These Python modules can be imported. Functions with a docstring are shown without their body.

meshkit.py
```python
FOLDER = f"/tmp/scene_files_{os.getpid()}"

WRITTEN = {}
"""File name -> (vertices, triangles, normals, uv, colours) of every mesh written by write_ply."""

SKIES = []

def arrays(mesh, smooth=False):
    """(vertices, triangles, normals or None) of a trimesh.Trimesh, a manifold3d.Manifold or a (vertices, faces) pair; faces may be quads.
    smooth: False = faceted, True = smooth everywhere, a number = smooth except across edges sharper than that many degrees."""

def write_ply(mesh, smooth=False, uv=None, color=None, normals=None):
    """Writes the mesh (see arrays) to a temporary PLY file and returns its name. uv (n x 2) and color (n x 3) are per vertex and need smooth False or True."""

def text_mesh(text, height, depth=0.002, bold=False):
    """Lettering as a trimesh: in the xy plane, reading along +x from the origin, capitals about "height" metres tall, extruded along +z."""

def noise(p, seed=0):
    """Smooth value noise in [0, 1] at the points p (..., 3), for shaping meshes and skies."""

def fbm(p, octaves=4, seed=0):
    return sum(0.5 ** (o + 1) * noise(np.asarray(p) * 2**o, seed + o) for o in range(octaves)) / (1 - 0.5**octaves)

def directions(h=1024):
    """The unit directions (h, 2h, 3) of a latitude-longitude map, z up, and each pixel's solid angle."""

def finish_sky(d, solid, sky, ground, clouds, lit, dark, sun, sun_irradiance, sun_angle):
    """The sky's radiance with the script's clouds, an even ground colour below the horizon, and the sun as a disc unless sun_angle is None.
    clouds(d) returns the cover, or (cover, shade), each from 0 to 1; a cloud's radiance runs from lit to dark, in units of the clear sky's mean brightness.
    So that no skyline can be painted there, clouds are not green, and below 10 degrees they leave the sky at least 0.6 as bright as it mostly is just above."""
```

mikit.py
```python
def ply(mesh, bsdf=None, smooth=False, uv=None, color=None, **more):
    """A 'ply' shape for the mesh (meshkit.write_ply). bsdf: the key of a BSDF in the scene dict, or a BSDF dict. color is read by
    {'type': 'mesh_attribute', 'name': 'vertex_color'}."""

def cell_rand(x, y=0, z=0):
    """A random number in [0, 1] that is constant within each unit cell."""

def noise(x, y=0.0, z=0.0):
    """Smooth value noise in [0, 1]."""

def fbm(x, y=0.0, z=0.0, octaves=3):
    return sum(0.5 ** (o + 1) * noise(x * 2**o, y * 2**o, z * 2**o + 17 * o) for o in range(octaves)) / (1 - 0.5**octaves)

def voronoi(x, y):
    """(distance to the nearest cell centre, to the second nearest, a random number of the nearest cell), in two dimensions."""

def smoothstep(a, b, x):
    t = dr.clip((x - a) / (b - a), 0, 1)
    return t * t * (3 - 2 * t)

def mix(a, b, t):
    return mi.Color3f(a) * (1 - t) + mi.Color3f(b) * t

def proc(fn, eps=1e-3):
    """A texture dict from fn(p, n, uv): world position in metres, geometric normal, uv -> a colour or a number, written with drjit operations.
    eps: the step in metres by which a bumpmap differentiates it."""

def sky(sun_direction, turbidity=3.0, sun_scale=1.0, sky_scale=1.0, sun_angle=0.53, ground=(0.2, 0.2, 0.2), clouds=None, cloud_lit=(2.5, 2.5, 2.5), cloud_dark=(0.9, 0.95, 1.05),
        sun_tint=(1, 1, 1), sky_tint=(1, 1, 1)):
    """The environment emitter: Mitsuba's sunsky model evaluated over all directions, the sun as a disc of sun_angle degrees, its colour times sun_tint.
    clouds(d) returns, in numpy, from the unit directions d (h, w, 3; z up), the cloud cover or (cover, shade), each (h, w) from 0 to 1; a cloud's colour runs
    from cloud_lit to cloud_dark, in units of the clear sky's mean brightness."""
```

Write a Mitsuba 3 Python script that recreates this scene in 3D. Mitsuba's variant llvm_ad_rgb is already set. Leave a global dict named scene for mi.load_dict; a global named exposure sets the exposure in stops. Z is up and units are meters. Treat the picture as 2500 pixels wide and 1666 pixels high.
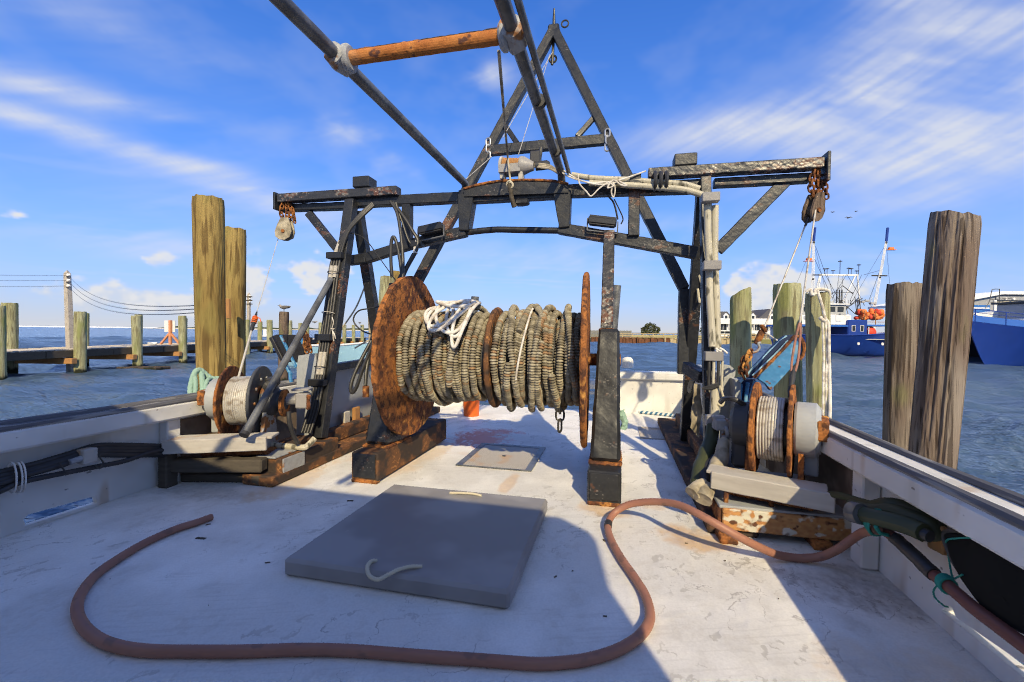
import math, random
import numpy as np, trimesh, mitsuba as mi, drjit as dr
from shapely.geometry import Polygon, box as sbox
import mikit, meshkit
from mikit import noise, fbm, cell_rand, smoothstep, mix, proc
T = mi.ScalarTransform4f
scene, labels = {}, {}
rng = np.random.default_rng(7)
V = lambda *a: np.array(a, float)

# ------------------------------------------------ camera, sky, exposure
EYE = V(0, 0, 1.45)
yaw, pitch, roll = math.radians(-13.07), math.radians(-1.2), 0.0105
fwd = V(math.sin(yaw)*math.cos(pitch), math.cos(yaw)*math.cos(pitch), math.sin(pitch))
rgt = V(math.cos(yaw), -math.sin(yaw), 0)
up0 = np.cross(rgt, fwd)
upv = math.cos(roll)*up0 - math.sin(roll)*rgt
scene['camera'] = {'type': 'perspective', 'fov': 2*math.degrees(math.atan(1250/1090)), 'fov_axis': 'x', 'near_clip': 0.05, 'far_clip': 40000.0,
                   'to_world': T().look_at(origin=EYE.tolist(), target=(EYE+fwd).tolist(), up=upv.tolist())}
SUN_AZ, SUN_EL = math.radians(22.5), math.radians(32.5)       # sun astern of the viewer, to starboard
sun_dir = [math.sin(SUN_AZ)*math.cos(SUN_EL), -math.cos(SUN_AZ)*math.cos(SUN_EL), math.sin(SUN_EL)]

def clouds(d):
    az = np.degrees(np.arctan2(d[..., 0], d[..., 1])); el = np.degrees(np.arcsin(np.clip(d[..., 2], -1, 1)))
    # thin high cloud on a plane overhead: long wind-drawn streaks
    k = 1/np.maximum(d[..., 2], .06)
    px, py = d[..., 0]*k, d[..., 1]*k
    s, t = .84*px+.54*py, -.54*px+.84*py
    z0 = np.zeros_like(s)
    warp = meshkit.fbm(np.stack([s*.9, t*.9, z0], -1), 3, 5)-.5
    streak = meshkit.fbm(np.stack([s*.55+warp*.9, t*2.6+warp*2.2, z0+3], -1), 6, 11)
    veil = meshkit.fbm(np.stack([s*.32, t*.5, z0+9], -1), 3, 23)
    cirrus = np.clip((streak-.47)/.35, 0, 1)*np.clip((veil-.40)/.25, 0, 1)
    def puff(a, e, ra, re, tilt=0.):
        x, y = az-a, el-e
        c, s_ = math.cos(math.radians(tilt)), math.sin(math.radians(tilt))
        return np.exp(-((c*x+s_*y)/ra)**2-((-s_*x+c*y)/re)**2)
    fib = meshkit.fbm(np.stack([(az*.97+el*.26)*.07, (el*.97-az*.26)*.32, z0+1], -1), 6, 31)
    fine_ = meshkit.fbm(np.stack([(az*.94+el*.34)*.22, (el*.94-az*.34)*1.9, z0+4], -1), 5, 71)
    fib2 = meshkit.fbm(np.stack([(az*.9-el*.42)*.05, (el*.9+az*.42)*.22, z0+7], -1), 6, 37)
    soft = meshkit.fbm(np.stack([az*.16, el*.3, z0+2], -1), 5, 41)
    w = lambda n, lo=.25, hi=.75: np.clip((n-lo)/(hi-lo), 0, 1)
    right = (puff(15, 22.3, 13, 2.2, 3)*.95+puff(28, 23.5, 9, 3.2, 22)*1.0+puff(33, 17.5, 12, 3.4, 4)*1.15+puff(27, 29, 8, 3.5, 40)*.6+puff(46, 22, 14, 7, 0)*1.0+puff(30, 12.5, 9, 1.2, 2)*.5)*w(fib2, .22, .60)
    left = (puff(-58, 20.2, 13, 1.1, 3)*.75+puff(-57, 17.2, 13, .9, -4)*.85+puff(-42, 14.5, 14, 1.2, -10)*.4+puff(-60, 27, 14, 3, -8)*.30+puff(-56, 8.4, 15, 1.5, -2)*.75+puff(-38, 13., 20, 4, -6)*.30)*w(fib, .2, .60)
    mid = (puff(-33, 22.5, 3.4, 1.4, 4)*.8+puff(-28, 19.5, 3.0, 1.3, 0)*.55+puff(-16.5, 29.5, 2.8, 1.2, 6)*.85+puff(-6, 9, 20, 2.6, 3)*.40+puff(2, 13, 12, 1.4, -6)*.3)*w(soft, .22, .66)
    haze = np.exp(-np.maximum(el, 0)/6)*.74+np.exp(-np.maximum(el, 0)/18.)*.30
    right, left, mid = (q_*(.74+.48*w(fine_, .25, .75)) for q_ in (right, left, mid))
    away = np.clip((np.abs(az+13)-62)/25, 0, 1)  # extra unseen cloud added outside the view to whiten the shadow fill
    high = np.clip(.78*(right+left+mid)+(.20+1.1*away)*cirrus+.25*away*w(veil, .3, .6)+.14*w(soft, .42, .8)*np.exp(-((el-20)/18)**2), 0, .85)
    # small fair-weather heaps low over the water
    lump = meshkit.fbm(np.stack([az*.30, el*.55, z0+5], -1), 6, 53)
    env = (puff(-36.8, 6.2, 3.6, 2.6)+puff(-44, 4.8, 3.2, 3.0)*1.05+puff(-56, 3.2, 4.5, 1.6)*.9+puff(-49, 2.6, 5, 1.5)*.85+puff(-51, 6.9, 1.6, .9)*.9+puff(-61, 9.5, 1, .5)*.8
           + puff(16.5, 4.6, 5.2, 2.8)*1.05+puff(22, 4.0, 4.5, 2.0)*.8+puff(7, 3.0, 1.2, .7)*.6+puff(70, 5, 14, 3)+puff(-85, 5, 12, 3)+puff(120, 4, 14, 2.5)+puff(180, 5, 20, 3))
    knob = meshkit.fbm(np.stack([az*.75, el*1.1, z0+8], -1), 5, 59)
    heap = np.clip((env*1.35+(lump-.5)*2.3+(knob-.5)*1.1-.50)/.60, 0, 1)*np.clip(env*4-.3, 0, 1)
    heap = heap*heap*(3-2*heap)*(.66+.5*w(knob, .3, .6))*.93
    c = 1-(1-high)*(1-heap)
    c = 1-(1-c)*(1-haze)
    return np.where(el > 0, c, 0), np.clip(.30+.5*haze-.75*heap-.35*high+.5*heap*(1-w(knob, .35, .62)), 0, .6)

scene['sky_light'] = mikit.sky(sun_dir, turbidity=2.4, sun_scale=1.36, sky_scale=1.0, clouds=clouds, cloud_lit=(2.12, 2.16, 2.26), cloud_dark=(1.55, 1.65, 1.9),
                               ground=(.05, .07, .09), sun_tint=(1.10, 1.15, 1.06), sky_tint=(.42, 1.46, 3.05))
exposure = 1.3

# ------------------------------------------------ helpers: keys and labels
def uniq(k):
    if k not in scene and k not in labels and k not in used: used.add(k); return k
    i = 1
    while f'{k}_{i:03d}' in used or f'{k}_{i:03d}' in scene: i += 1
    used.add(f'{k}_{i:03d}'); return f'{k}_{i:03d}'
used = set()
def thing(name, label, cat, group=None):
    k = uniq(name); labels[k] = {'label': label, 'category': cat}
    if group: labels[k]['group'] = group
    return k
def put(k, mesh, mat, smooth=30, uv=None, color=None):
    if isinstance(mesh, tuple) and len(mesh) == 3: mesh, uv, smooth = (mesh[0], mesh[1]), mesh[2], True
    scene[k] = mikit.ply(mesh, mat, smooth=smooth, uv=uv, color=color)
def part(parent, name, mesh, mat, smooth=30, label=None, stuff=False, **kw):
    k = uniq(f'{parent}__{name}'); put(k, mesh, mat, smooth, **kw)
    if label or stuff: labels[k] = {**({'label': label} if label else {}), **({'kind': 'stuff'} if stuff else {})}
    return k
def single(name, mesh, mat, label, cat, group=None, smooth=30, kind=None, **kw):
    k = thing(name, label, cat, group); put(k, mesh, mat, smooth, **kw)
    if kind: labels[k]['kind'] = kind
    return k
def struct(name, mesh, mat, label=None, smooth=30, **kw):
    k = uniq(name); put(k, mesh, mat, smooth, **kw); labels[k] = {'kind': 'structure', **({'label': label} if label else {})}
    return k

# ------------------------------------------------ helpers: meshes as (vertices, triangles)
def unit(v): v = np.asarray(v, float); return v/max(np.linalg.norm(v), 1e-12)
def _fr(z, up):
    z = unit(z); x = np.cross(up, z)
    if np.linalg.norm(x) < 1e-4: x = np.cross((0, 1, 0), z)
    x = unit(x); return x, np.cross(z, x), z
_c = np.array([[a*(1 if k == 0 else .9), b*(1 if k == 1 else .9), c*(1 if k == 2 else .9)] for k in range(3) for a in (-1, 1) for b in (-1, 1) for c in (-1, 1)], float)
_h = trimesh.convex.convex_hull(_c, repair=True)
_i = np.argmin(((_h.vertices[:, None]-_c[None])**2).sum(-1), 1)
BOXF, BOXS, BOXK = np.array(_h.faces), np.sign(_c[_i]), np.repeat(np.arange(3), 8)[_i]
def box(size, at=(0, 0, 0), c=.005, M=None):
    h = np.asarray(size, float)/2; c = min(c, .9*h.min())
    v = BOXS*(h-c)
    v[np.arange(24), BOXK] = (BOXS*h)[np.arange(24), BOXK]
    if M is not None: v = v@np.asarray(M).T
    return v+np.asarray(at, float), BOXF.copy()
def rz(a): c, s = math.cos(a), math.sin(a); return np.array([[c, -s, 0], [s, c, 0], [0, 0, 1.]])
def rx(a): c, s = math.cos(a), math.sin(a); return np.array([[1, 0, 0], [0, c, -s], [0, s, c.real]])
def ry(a): c, s = math.cos(a), math.sin(a); return np.array([[c, 0, s], [0, 1, 0], [-s, 0, c]])
def beam(p0, p1, w, h, up=(0, 0, 1), c=.007, w1=None, h1=None):
    """square-section beam p0 -> p1; w across (horizontal), h along 'up'; may taper to w1, h1"""
    p0, p1 = np.asarray(p0, float), np.asarray(p1, float); L = np.linalg.norm(p1-p0)
    x, y, z = _fr(p1-p0, up)
    v, f = box((w, h, L), c=c)
    if w1 is not None:
        t = v[:, 2:]/L+.5
        v[:, 0:1] *= 1+t*(w1/w-1); v[:, 1:2] *= 1+t*((h1 or w1*h/w)/h-1)
    return v@np.stack([x, y, z])+(p0+p1)/2, f
def merge(*ms):
    ms = [m for q in ms for m in (q if isinstance(q, list) else [q])]
    vs, fs, us, n = [], [], [], 0
    for m in ms:
        if hasattr(m, 'vertices'): m = (np.array(m.vertices), np.array(m.faces))
        vs.append(m[0]); fs.append(np.asarray(m[1])+n); n += len(m[0])
        if len(m) == 3: us.append(m[2])
    out = (np.vstack(vs), np.vstack(fs))
    return (*out, np.vstack(us)) if len(us) == len(ms) else out
def spline(pts, n=10, closed=False):
    p = np.asarray(pts, float)
    q = np.vstack([p[-1], p, p[0], p[1]]) if closed else np.vstack([2*p[0]-p[1], p, 2*p[-1]-p[-2]])
    t = np.linspace(0, 1, n, endpoint=False)[:, None]; out = []
    for i in range(len(q)-3):
        a, b, c, d = q[i:i+4]
        out.append(.5*((2*b)+(c-a)*t+(2*a-5*b+4*c-d)*t**2+(3*b-a-3*c+d)*t**3))
    r = np.vstack(out)
    return r if closed else np.vstack([r, p[-1]])
def resample(p, step, closed=False):
    p = np.asarray(p, float)
    if closed: p = np.vstack([p, p[:1]])
    s = np.r_[0, np.cumsum(np.linalg.norm(np.diff(p, axis=0), axis=1))]
    m = max(2, int(round(s[-1]/step)))
    t = np.linspace(0, s[-1], m+1)
    q = np.stack([np.interp(t, s, p[:, k]) for k in range(3)], 1)
    return q[:-1] if closed else q
def tube(pts, r, n=10, closed=False, up=None, lobes=0, lobe_h=.12, pitch=.1):
    """swept tube with uv = (turn, metres along); r may vary per point; lobes: strands that wind along it"""
    p = np.asarray(pts, float); m = len(p); r = np.broadcast_to(np.asarray(r, float), m)
    tg = np.roll(p, -1, 0)-np.roll(p, 1, 0) if closed else np.gradient(p, axis=0)
    tg /= np.maximum(np.linalg.norm(tg, axis=1, keepdims=True), 1e-9)
    a = np.cross(tg[0], up if up is not None else ((0, 0, 1) if abs(tg[0][2]) < .9 else (1, 0, 0))); a = unit(a)
    A = np.zeros_like(p); A[0] = a
    for i in range(1, m):
        a = unit(a-tg[i]*(a@tg[i])); A[i] = a
    if closed:
        b = unit(a-tg[0]*(a@tg[0])); w = math.atan2(np.cross(b, A[0])@tg[0], b@A[0])
        th = np.linspace(0, 1, m)*w
        A = A*np.cos(th)[:, None]+np.cross(tg, A)*np.sin(th)[:, None]
    B = np.cross(tg, A)
    s = np.r_[0, np.cumsum(np.linalg.norm(np.diff(p, axis=0), axis=1))]
    ang = np.arange(n+1)/n*2*math.pi
    rr = np.repeat(r[:, None], n+1, 1)
    if lobes: rr = rr*(1-lobe_h+lobe_h*np.abs(np.cos(lobes/2*(ang[None]-2*math.pi*s[:, None]/(pitch))))*1.6)
    v = p[:, None]+rr[..., None]*(np.cos(ang)[None, :, None]*A[:, None]+np.sin(ang)[None, :, None]*B[:, None])
    uv = np.stack([np.broadcast_to(ang/(2*math.pi), (m, n+1)), np.broadcast_to(s[:, None], (m, n+1))], -1)
    K = m if closed else m-1
    i, j = np.meshgrid(np.arange(K), np.arange(n), indexing='ij'); i2 = (i+1) % m
    q = lambda a_, b_: (a_*(n+1)+b_).ravel()
    f = np.vstack([np.stack([q(i, j), q(i, j+1), q(i2, j+1)], 1), np.stack([q(i, j), q(i2, j+1), q(i2, j)], 1)])
    v, uv = v.reshape(-1, 3), uv.reshape(-1, 2)
    if not closed:
        base = len(v); cap = []
        for e, st in ((0, 0), (1, (m-1)*(n+1))):
            v = np.vstack([v, v[st:st+n], p[[0, -1][e]][None]]); uv = np.vstack([uv, uv[st:st+n], uv[st:st+1]])
            k = np.arange(n); o = base+e*(n+1)
            cap.append(np.stack([o+(k if e else (k+1) % n), o+((k+1) % n if e else k), np.full(n, o+n)], 1))
        f = np.vstack([f, *cap])
    return v, f, uv
def pipe(p0, p1, r, n=14, r1=None):
    v, f, uv = tube(np.linspace(p0, p1, 2), [r, r if r1 is None else r1], n)
    return v, f
def lathe(prof, axis0, axis1, n=32):
    """prof: (radius, position along the axis from axis0 in metres)"""
    o = np.asarray(axis0, float); x, y, z = _fr(np.asarray(axis1, float)-o, (0, 0, 1))
    prof = np.asarray(prof, float); m = len(prof); a = np.arange(n)/n*2*math.pi
    v = o+prof[:, :1, None]*(np.cos(a)[:, None]*x+np.sin(a)[:, None]*y)[None]+prof[:, 1:, None]*z
    i, j = np.meshgrid(np.arange(m-1), np.arange(n), indexing='ij'); j2 = (j+1) % n
    q = lambda a_, b_: (a_*n+b_).ravel()
    f = np.vstack([np.stack([q(i, j), q(i, j2), q(i+1, j2)], 1), np.stack([q(i, j), q(i+1, j2), q(i+1, j)], 1)])
    return v.reshape(-1, 3), f
def disc(r, t, p, axis, n=48, hole=0.0, c=.006):
    """a thick round plate centred on p"""
    a = unit(axis); p0 = np.asarray(p, float)-a*t/2
    pr = [(hole, 0), (r-c, 0), (r, c), (r, t-c), (r-c, t), (hole, t)]
    if hole: pr.append((hole, 0))
    return lathe(pr, p0, p0+a, n)
def prism(poly, d, o=(0, 0, 0), ex=(1, 0, 0), ey=(0, 0, 1), holes=()):
    """outline (2-D, on axes ex, ey at o) extruded by d along ex x ey"""
    P = poly if isinstance(poly, Polygon) else Polygon(poly, holes)
    m = trimesh.creation.extrude_polygon(P, abs(d), engine='earcut')
    ex, ey = unit(ex), unit(ey); ez = np.cross(ex, ey)
    v = np.array(m.vertices); v[:, 2] -= 0 if d > 0 else abs(d)
    return np.asarray(o, float)+v@np.stack([ex, ey, ez]), np.array(m.faces)
def slab(pts, d):
    """closed outline of 3-D points lying in one plane, thickened by vector d"""
    p = np.asarray(pts, float); o = p[0]; ex = unit(p[1]-p[0])
    nz = sum(np.cross(p[i]-o, p[i+1]-o) for i in range(1, len(p)-1)); nz = unit(nz); ey = np.cross(nz, ex)
    q = np.stack([(p-o)@ex, (p-o)@ey], 1)
    m = trimesh.creation.extrude_polygon(Polygon(q), 1.0, engine='earcut'); w = np.array(m.vertices)
    return o+w[:, :1]*ex+w[:, 1:2]*ey+w[:, 2:]*np.asarray(d, float), (np.array(m.faces) if nz@np.asarray(d) > 0 else np.array(m.faces)[:, ::-1])
def ring(c, ax, R, r, n=24, m=8):
    x, y, z = _fr(ax, (0, 0, 1)); a = np.arange(n)/n*2*math.pi
    t = tube(np.asarray(c, float)+R*(np.cos(a)[:, None]*x+np.sin(a)[:, None]*y), r, m, closed=True); return t[0], t[1]
def link(c, d, side, L, W, r):
    """one oval chain link: long axis d, flat side along 'side'"""
    d = unit(d); side = unit(np.asarray(side)-d*(np.asarray(side)@d)); h = (L-W)/2
    a = np.linspace(-math.pi/2, math.pi/2, 6)
    p = [(h+W/2*math.cos(t), W/2*math.sin(t)) for t in a]+[(-h-W/2*math.cos(t), -W/2*math.sin(t)) for t in a]
    t = tube(np.asarray(c, float)+np.array([x*d+y*side for x, y in p]), r, 6, closed=True); return t[0], t[1]
def chain(pts, L=.07, r=.008):
    W = L*.62; q = resample(pts, L-2.2*r); out = []
    for i in range(len(q)-1):
        d = q[i+1]-q[i]; s = np.cross(d, (0, 1, .3)); s = s if i % 2 else np.cross(d, s)
        out.append(link((q[i]+q[i+1])/2, d, s, L, W, r))
    return merge(out)
def bumpy(mesh, amp, freq, seed=0):
    v, f = mesh[0], mesh[1]
    m = trimesh.Trimesh(v, f, process=True); n = m.vertex_normals
    d = (meshkit.fbm(np.array(m.vertices)*freq, 3, seed)-.5)*2*amp
    return np.array(m.vertices)+n*d[:, None], np.array(m.faces)
def fine(mesh, edge):
    v, f = trimesh.remesh.subdivide_to_size(mesh[0], mesh[1], edge, max_iter=12); return v, f

# ------------------------------------------------ materials
def rgb(*c): return {'type': 'rgb', 'value': list(c)}
def mat(name, color, rough=.6, spec=.5, metal=0., bump=None, bscale=.002, eps=1e-3, **kw):
    b = {'type': 'principled', 'base_color': proc(color) if callable(color) else rgb(*color), 'roughness': proc(rough) if callable(rough) else rough, 'specular': spec, 'metallic': metal, **kw}
    if bump is not None: b = {'type': 'bumpmap', 'height': proc(bump, eps), 'scale': bscale, 'bsdf': b}
    scene[name] = {'type': 'twosided', 'bsdf': b}
    return name
c3 = mi.Color3f

def f_deck(p, n, uv):
    a = fbm(p.x*.9, p.y*.9, 3., 3); b = fbm(p.x*5, p.y*4, 7., 4); c = fbm(p.x*26, p.y*22, 1., 3)
    col = mix((.74, .725, .69), (.62, .605, .57), smoothstep(.38, .66, a*.55+b*.45))
    col = mix(col, (.54, .515, .47), smoothstep(.56, .78, b)*smoothstep(.42, .62, c)*.5)
    col = col*(.93+.14*fbm(p.x*130, p.y*130, 2., 2))
    u, v = p.x+.10*c+.16*b, p.y+.10*a+.12*c
    hair = (1-smoothstep(.0, .011, dr.abs(fbm(u*4.6, v*3.4, 5., 3)-.5)))*smoothstep(.50, .64, fbm(p.x*1.9, p.y*1.9, 31., 3))       # hairline cracks in the old paint
    col = mix(col, (.22, .20, .18), hair*.55)
    chip = smoothstep(.66, .72, fbm(u*17, v*13, 8., 4))*smoothstep(.50, .64, fbm(p.x*1.5+7, p.y*1.5, 12., 3))
    col = mix(col, (.36, .34, .30), chip*.5)
    scr = smoothstep(.66, .80, noise(p.x*6+p.y*2+b*2, p.y*70-p.x*24, 6.))*smoothstep(.50, .62, fbm(p.x*2.2, p.y*2.2+5, 40., 2))   # scrapes
    col = mix(col, (.42, .40, .365), scr*.16)
    gr = smoothstep(1.2, .1, dr.square((p.x-1.38)/.42)+dr.square((p.y-2.95)/.30)+(b-.5)*1.8+(c-.5)*.8)+smoothstep(1.2, .1, dr.square((p.x+3.5)/.6)+dr.square((p.y-3.2)/.22)+(b-.5)*1.8+(c-.5)*.8)*.8
    col = mix(col, (.15, .12, .085), dr.clip(gr, 0, 1)*(.25+.4*fbm(p.x*40, p.y*34, 4., 3)))
    def rust(x, y, rx_, ry_):
        d = dr.square((p.x-x)/rx_)+dr.square((p.y-y)/ry_)
        return smoothstep(1.25, .1, d+(b-.5)*2.2+(c-.5)*.8)
    r = rust(-.97, 4.2, .07, .42)*.6+rust(-.06, 3.72, .3, .16)*.7+rust(.55, 3.35, .28, .22)*.8+rust(-3.0, 3.6, .22, .5)*.5+rust(-2.15, 4.7, .2, .7)*.45+rust(.25, 3.9, .2, .12)*.45+rust(1.2, 2.2, .35, .25)*.35+rust(-1.4, 5.0, .5, .1)*.25+rust(-2.9, 5.2, .25, 1.)*.6
    col = mix(col, mix((.66, .42, .15), (.42, .22, .08), c), dr.minimum(r, 1)*.8)
    pk = smoothstep(1.2, .2, dr.square((p.x+1.72)/.42)+dr.square((p.y-5.9)/.5)+(b-.5)*2.5+(c-.5)*1.6)   # red paint rubbed into the deck
    return mix(col, (.62, .16, .10), dr.clip(pk, 0, 1)*.8)
mat('deck_paint', f_deck, .55, .4, bump=lambda p, n, uv: fbm(p.x*14, p.y*14, p.z*14, 3)+.5*smoothstep(.45, .55, noise(p.x*5, p.y*4, 2.)), bscale=.004, eps=.003)
def f_bulwark(p, n, uv):
    a = fbm(p.x*2, p.y*2, p.z*2, 3); s = fbm(p.x*9, p.y*9, p.z*1.5, 3); c = fbm(p.x*30, p.y*30, p.z*24, 2)
    col = mix((.68, .67, .64), (.56, .55, .52), smoothstep(.4, .65, a))
    col = mix(col, (.34, .31, .25), smoothstep(.60, .80, s)*.4)
    col = mix(col, (.40, .24, .10), smoothstep(.66, .78, fbm(p.x*5+4, p.y*5, p.z*1., 3))*.5)
    return mix(col, (.12, .11, .10), smoothstep(.84, .90, noise(p.x*22, p.y*22, p.z*34))*smoothstep(.55, .7, c)*.8)
mat('bulwark_paint', f_bulwark, .5, .4, bump=lambda p, n, uv: fbm(p.x*18, p.y*18, p.z*18, 2), bscale=.003, eps=.003)
def f_black(p, n, uv):
    a = fbm(p.x*3.1, p.y*3.1, p.z*3.1, 4); b = fbm(p.x*22, p.y*22, p.z*22, 3)
    col = mix((.009, .010, .013), (.024, .025, .028), b)
    r = smoothstep(.64, .73, a+(b-.5)*.40)
    col = mix(col, mix((.17, .065, .024), (.065, .030, .018), b), r*.85)
    fl = smoothstep(.70, .76, noise(p.x*70, p.y*70, p.z*70))*smoothstep(.53, .64, a)
    return mix(col, (.30, .28, .26), fl*.4)
mat('black_steel', f_black, lambda p, n, uv: .30+.3*fbm(p.x*11, p.y*11, p.z*11, 2), .5, bump=lambda p, n, uv: fbm(p.x*30, p.y*30, p.z*30, 3)+.8*smoothstep(.58, .68, fbm(p.x*3.1, p.y*3.1, p.z*3.1, 4))*noise(p.x*60, p.y*60, p.z*60), bscale=.0022, eps=.002)
def f_rust(p, n, uv):
    a = fbm(p.x*6, p.y*6, p.z*2.4, 4); b = fbm(p.x*24, p.y*24, p.z*17, 4); h = noise(p.x*95, p.y*95, p.z*80)
    col = mix((.33, .125, .035), (.15, .055, .024), smoothstep(.38, .60, a))
    col = mix(col, (.055, .028, .02), smoothstep(.47, .64, b)*.8)
    col = col*(.7+.6*h)
    return mix(col, (.56, .27, .07), smoothstep(.58, .74, a*.5+(1-b)*.5)*.9)
def f_worn(p, n, uv):
    a = fbm(p.x*4.3, p.y*4.3, p.z*4.3, 4); b = fbm(p.x*26, p.y*26, p.z*26, 3)
    col = mix((.014, .015, .019), (.04, .04, .044), b)
    r = smoothstep(.54, .62, a+(b-.5)*.4)
    col = mix(col, mix((.12, .052, .03), (.17, .155, .14), smoothstep(.40, .62, noise(p.x*34, p.y*34, p.z*34))), r*.85)
    return mix(col, (.52, .50, .47), r*smoothstep(.74, .82, noise(p.x*80, p.y*80, p.z*80))*.6)
mat('worn_steel', f_worn, lambda p, n, uv: .28+.3*fbm(p.x*11, p.y*11, p.z*11, 2), .5, bump=lambda p, n, uv: fbm(p.x*28, p.y*28, p.z*28, 3)+smoothstep(.50, .58, fbm(p.x*4.3, p.y*4.3, p.z*4.3, 4))*noise(p.x*45, p.y*45, p.z*45), bscale=.005, eps=.002)
mat('shade_blue', (.008, .022, .07), .45, .4)  # door blue darkened in colour for the side turned from the sun
mat('rust', f_rust, .85, .25, bump=lambda p, n, uv: fbm(p.x*38, p.y*38, p.z*26, 3)+.4*fbm(p.x*90, p.y*90, p.z*80, 2), bscale=.014, eps=.002)
def f_grust(p, n, uv):
    a = fbm(p.x*6, p.y*6, p.z*6, 4); b = fbm(p.x*30, p.y*30, p.z*30, 2)
    col = mix((.33, .34, .35), (.24, .24, .245), b)
    return mix(col, mix((.40, .18, .055), (.14, .06, .03), b), smoothstep(.55, .63, a+(b-.5)*.2))
mat('grey_rusty', f_grust, .55, .4, bump=lambda p, n, uv: fbm(p.x*25, p.y*25, p.z*25, 3), bscale=.005, eps=.002)
def f_patchy(p, n, uv):
    a = fbm(p.x*11, p.y*11, p.z*11, 4); b = fbm(p.x*45, p.y*45, p.z*45, 2)
    col = mix((.33, .135, .05), (.50, .27, .10), b)
    col = mix(col, (.52, .49, .40), smoothstep(.52, .60, a))
    return mix(col, (.10, .045, .025), smoothstep(.62, .74, fbm(p.x*17+3, p.y*17, p.z*17, 3)))
mat('patchy_rust', f_patchy, .8, .3, bump=lambda p, n, uv: fbm(p.x*40, p.y*40, p.z*40, 3), bscale=.006, eps=.002)
def f_galv(p, n, uv):
    a = fbm(p.x*9, p.y*9, p.z*9, 3)
    return mix((.150, .155, .16), (.085, .088, .092), smoothstep(.35, .65, a))
mat('grey_pipe', f_galv, .42, .5, metal=.25, bump=lambda p, n, uv: fbm(p.x*40, p.y*40, p.z*40, 2), bscale=.002, eps=.002)
def f_orange_rust(p, n, uv):
    a = fbm(p.x*7, p.y*7, p.z*7, 3); b = noise(p.x*24, p.y*4, p.z*4)
    col = mix((.29, .092, .022), (.42, .165, .042), b)
    col = mix(col, (.50, .30, .17), smoothstep(.62, .78, a)*.45)
    return mix(col, (.09, .04, .03), smoothstep(.64, .76, fbm(p.x*16, p.y*16+5, p.z*16, 3)))
mat('orange_rust', f_orange_rust, .8, .3, bump=lambda p, n, uv: fbm(p.x*30, p.y*30, p.z*30, 3), bscale=.008, eps=.002)
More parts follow.
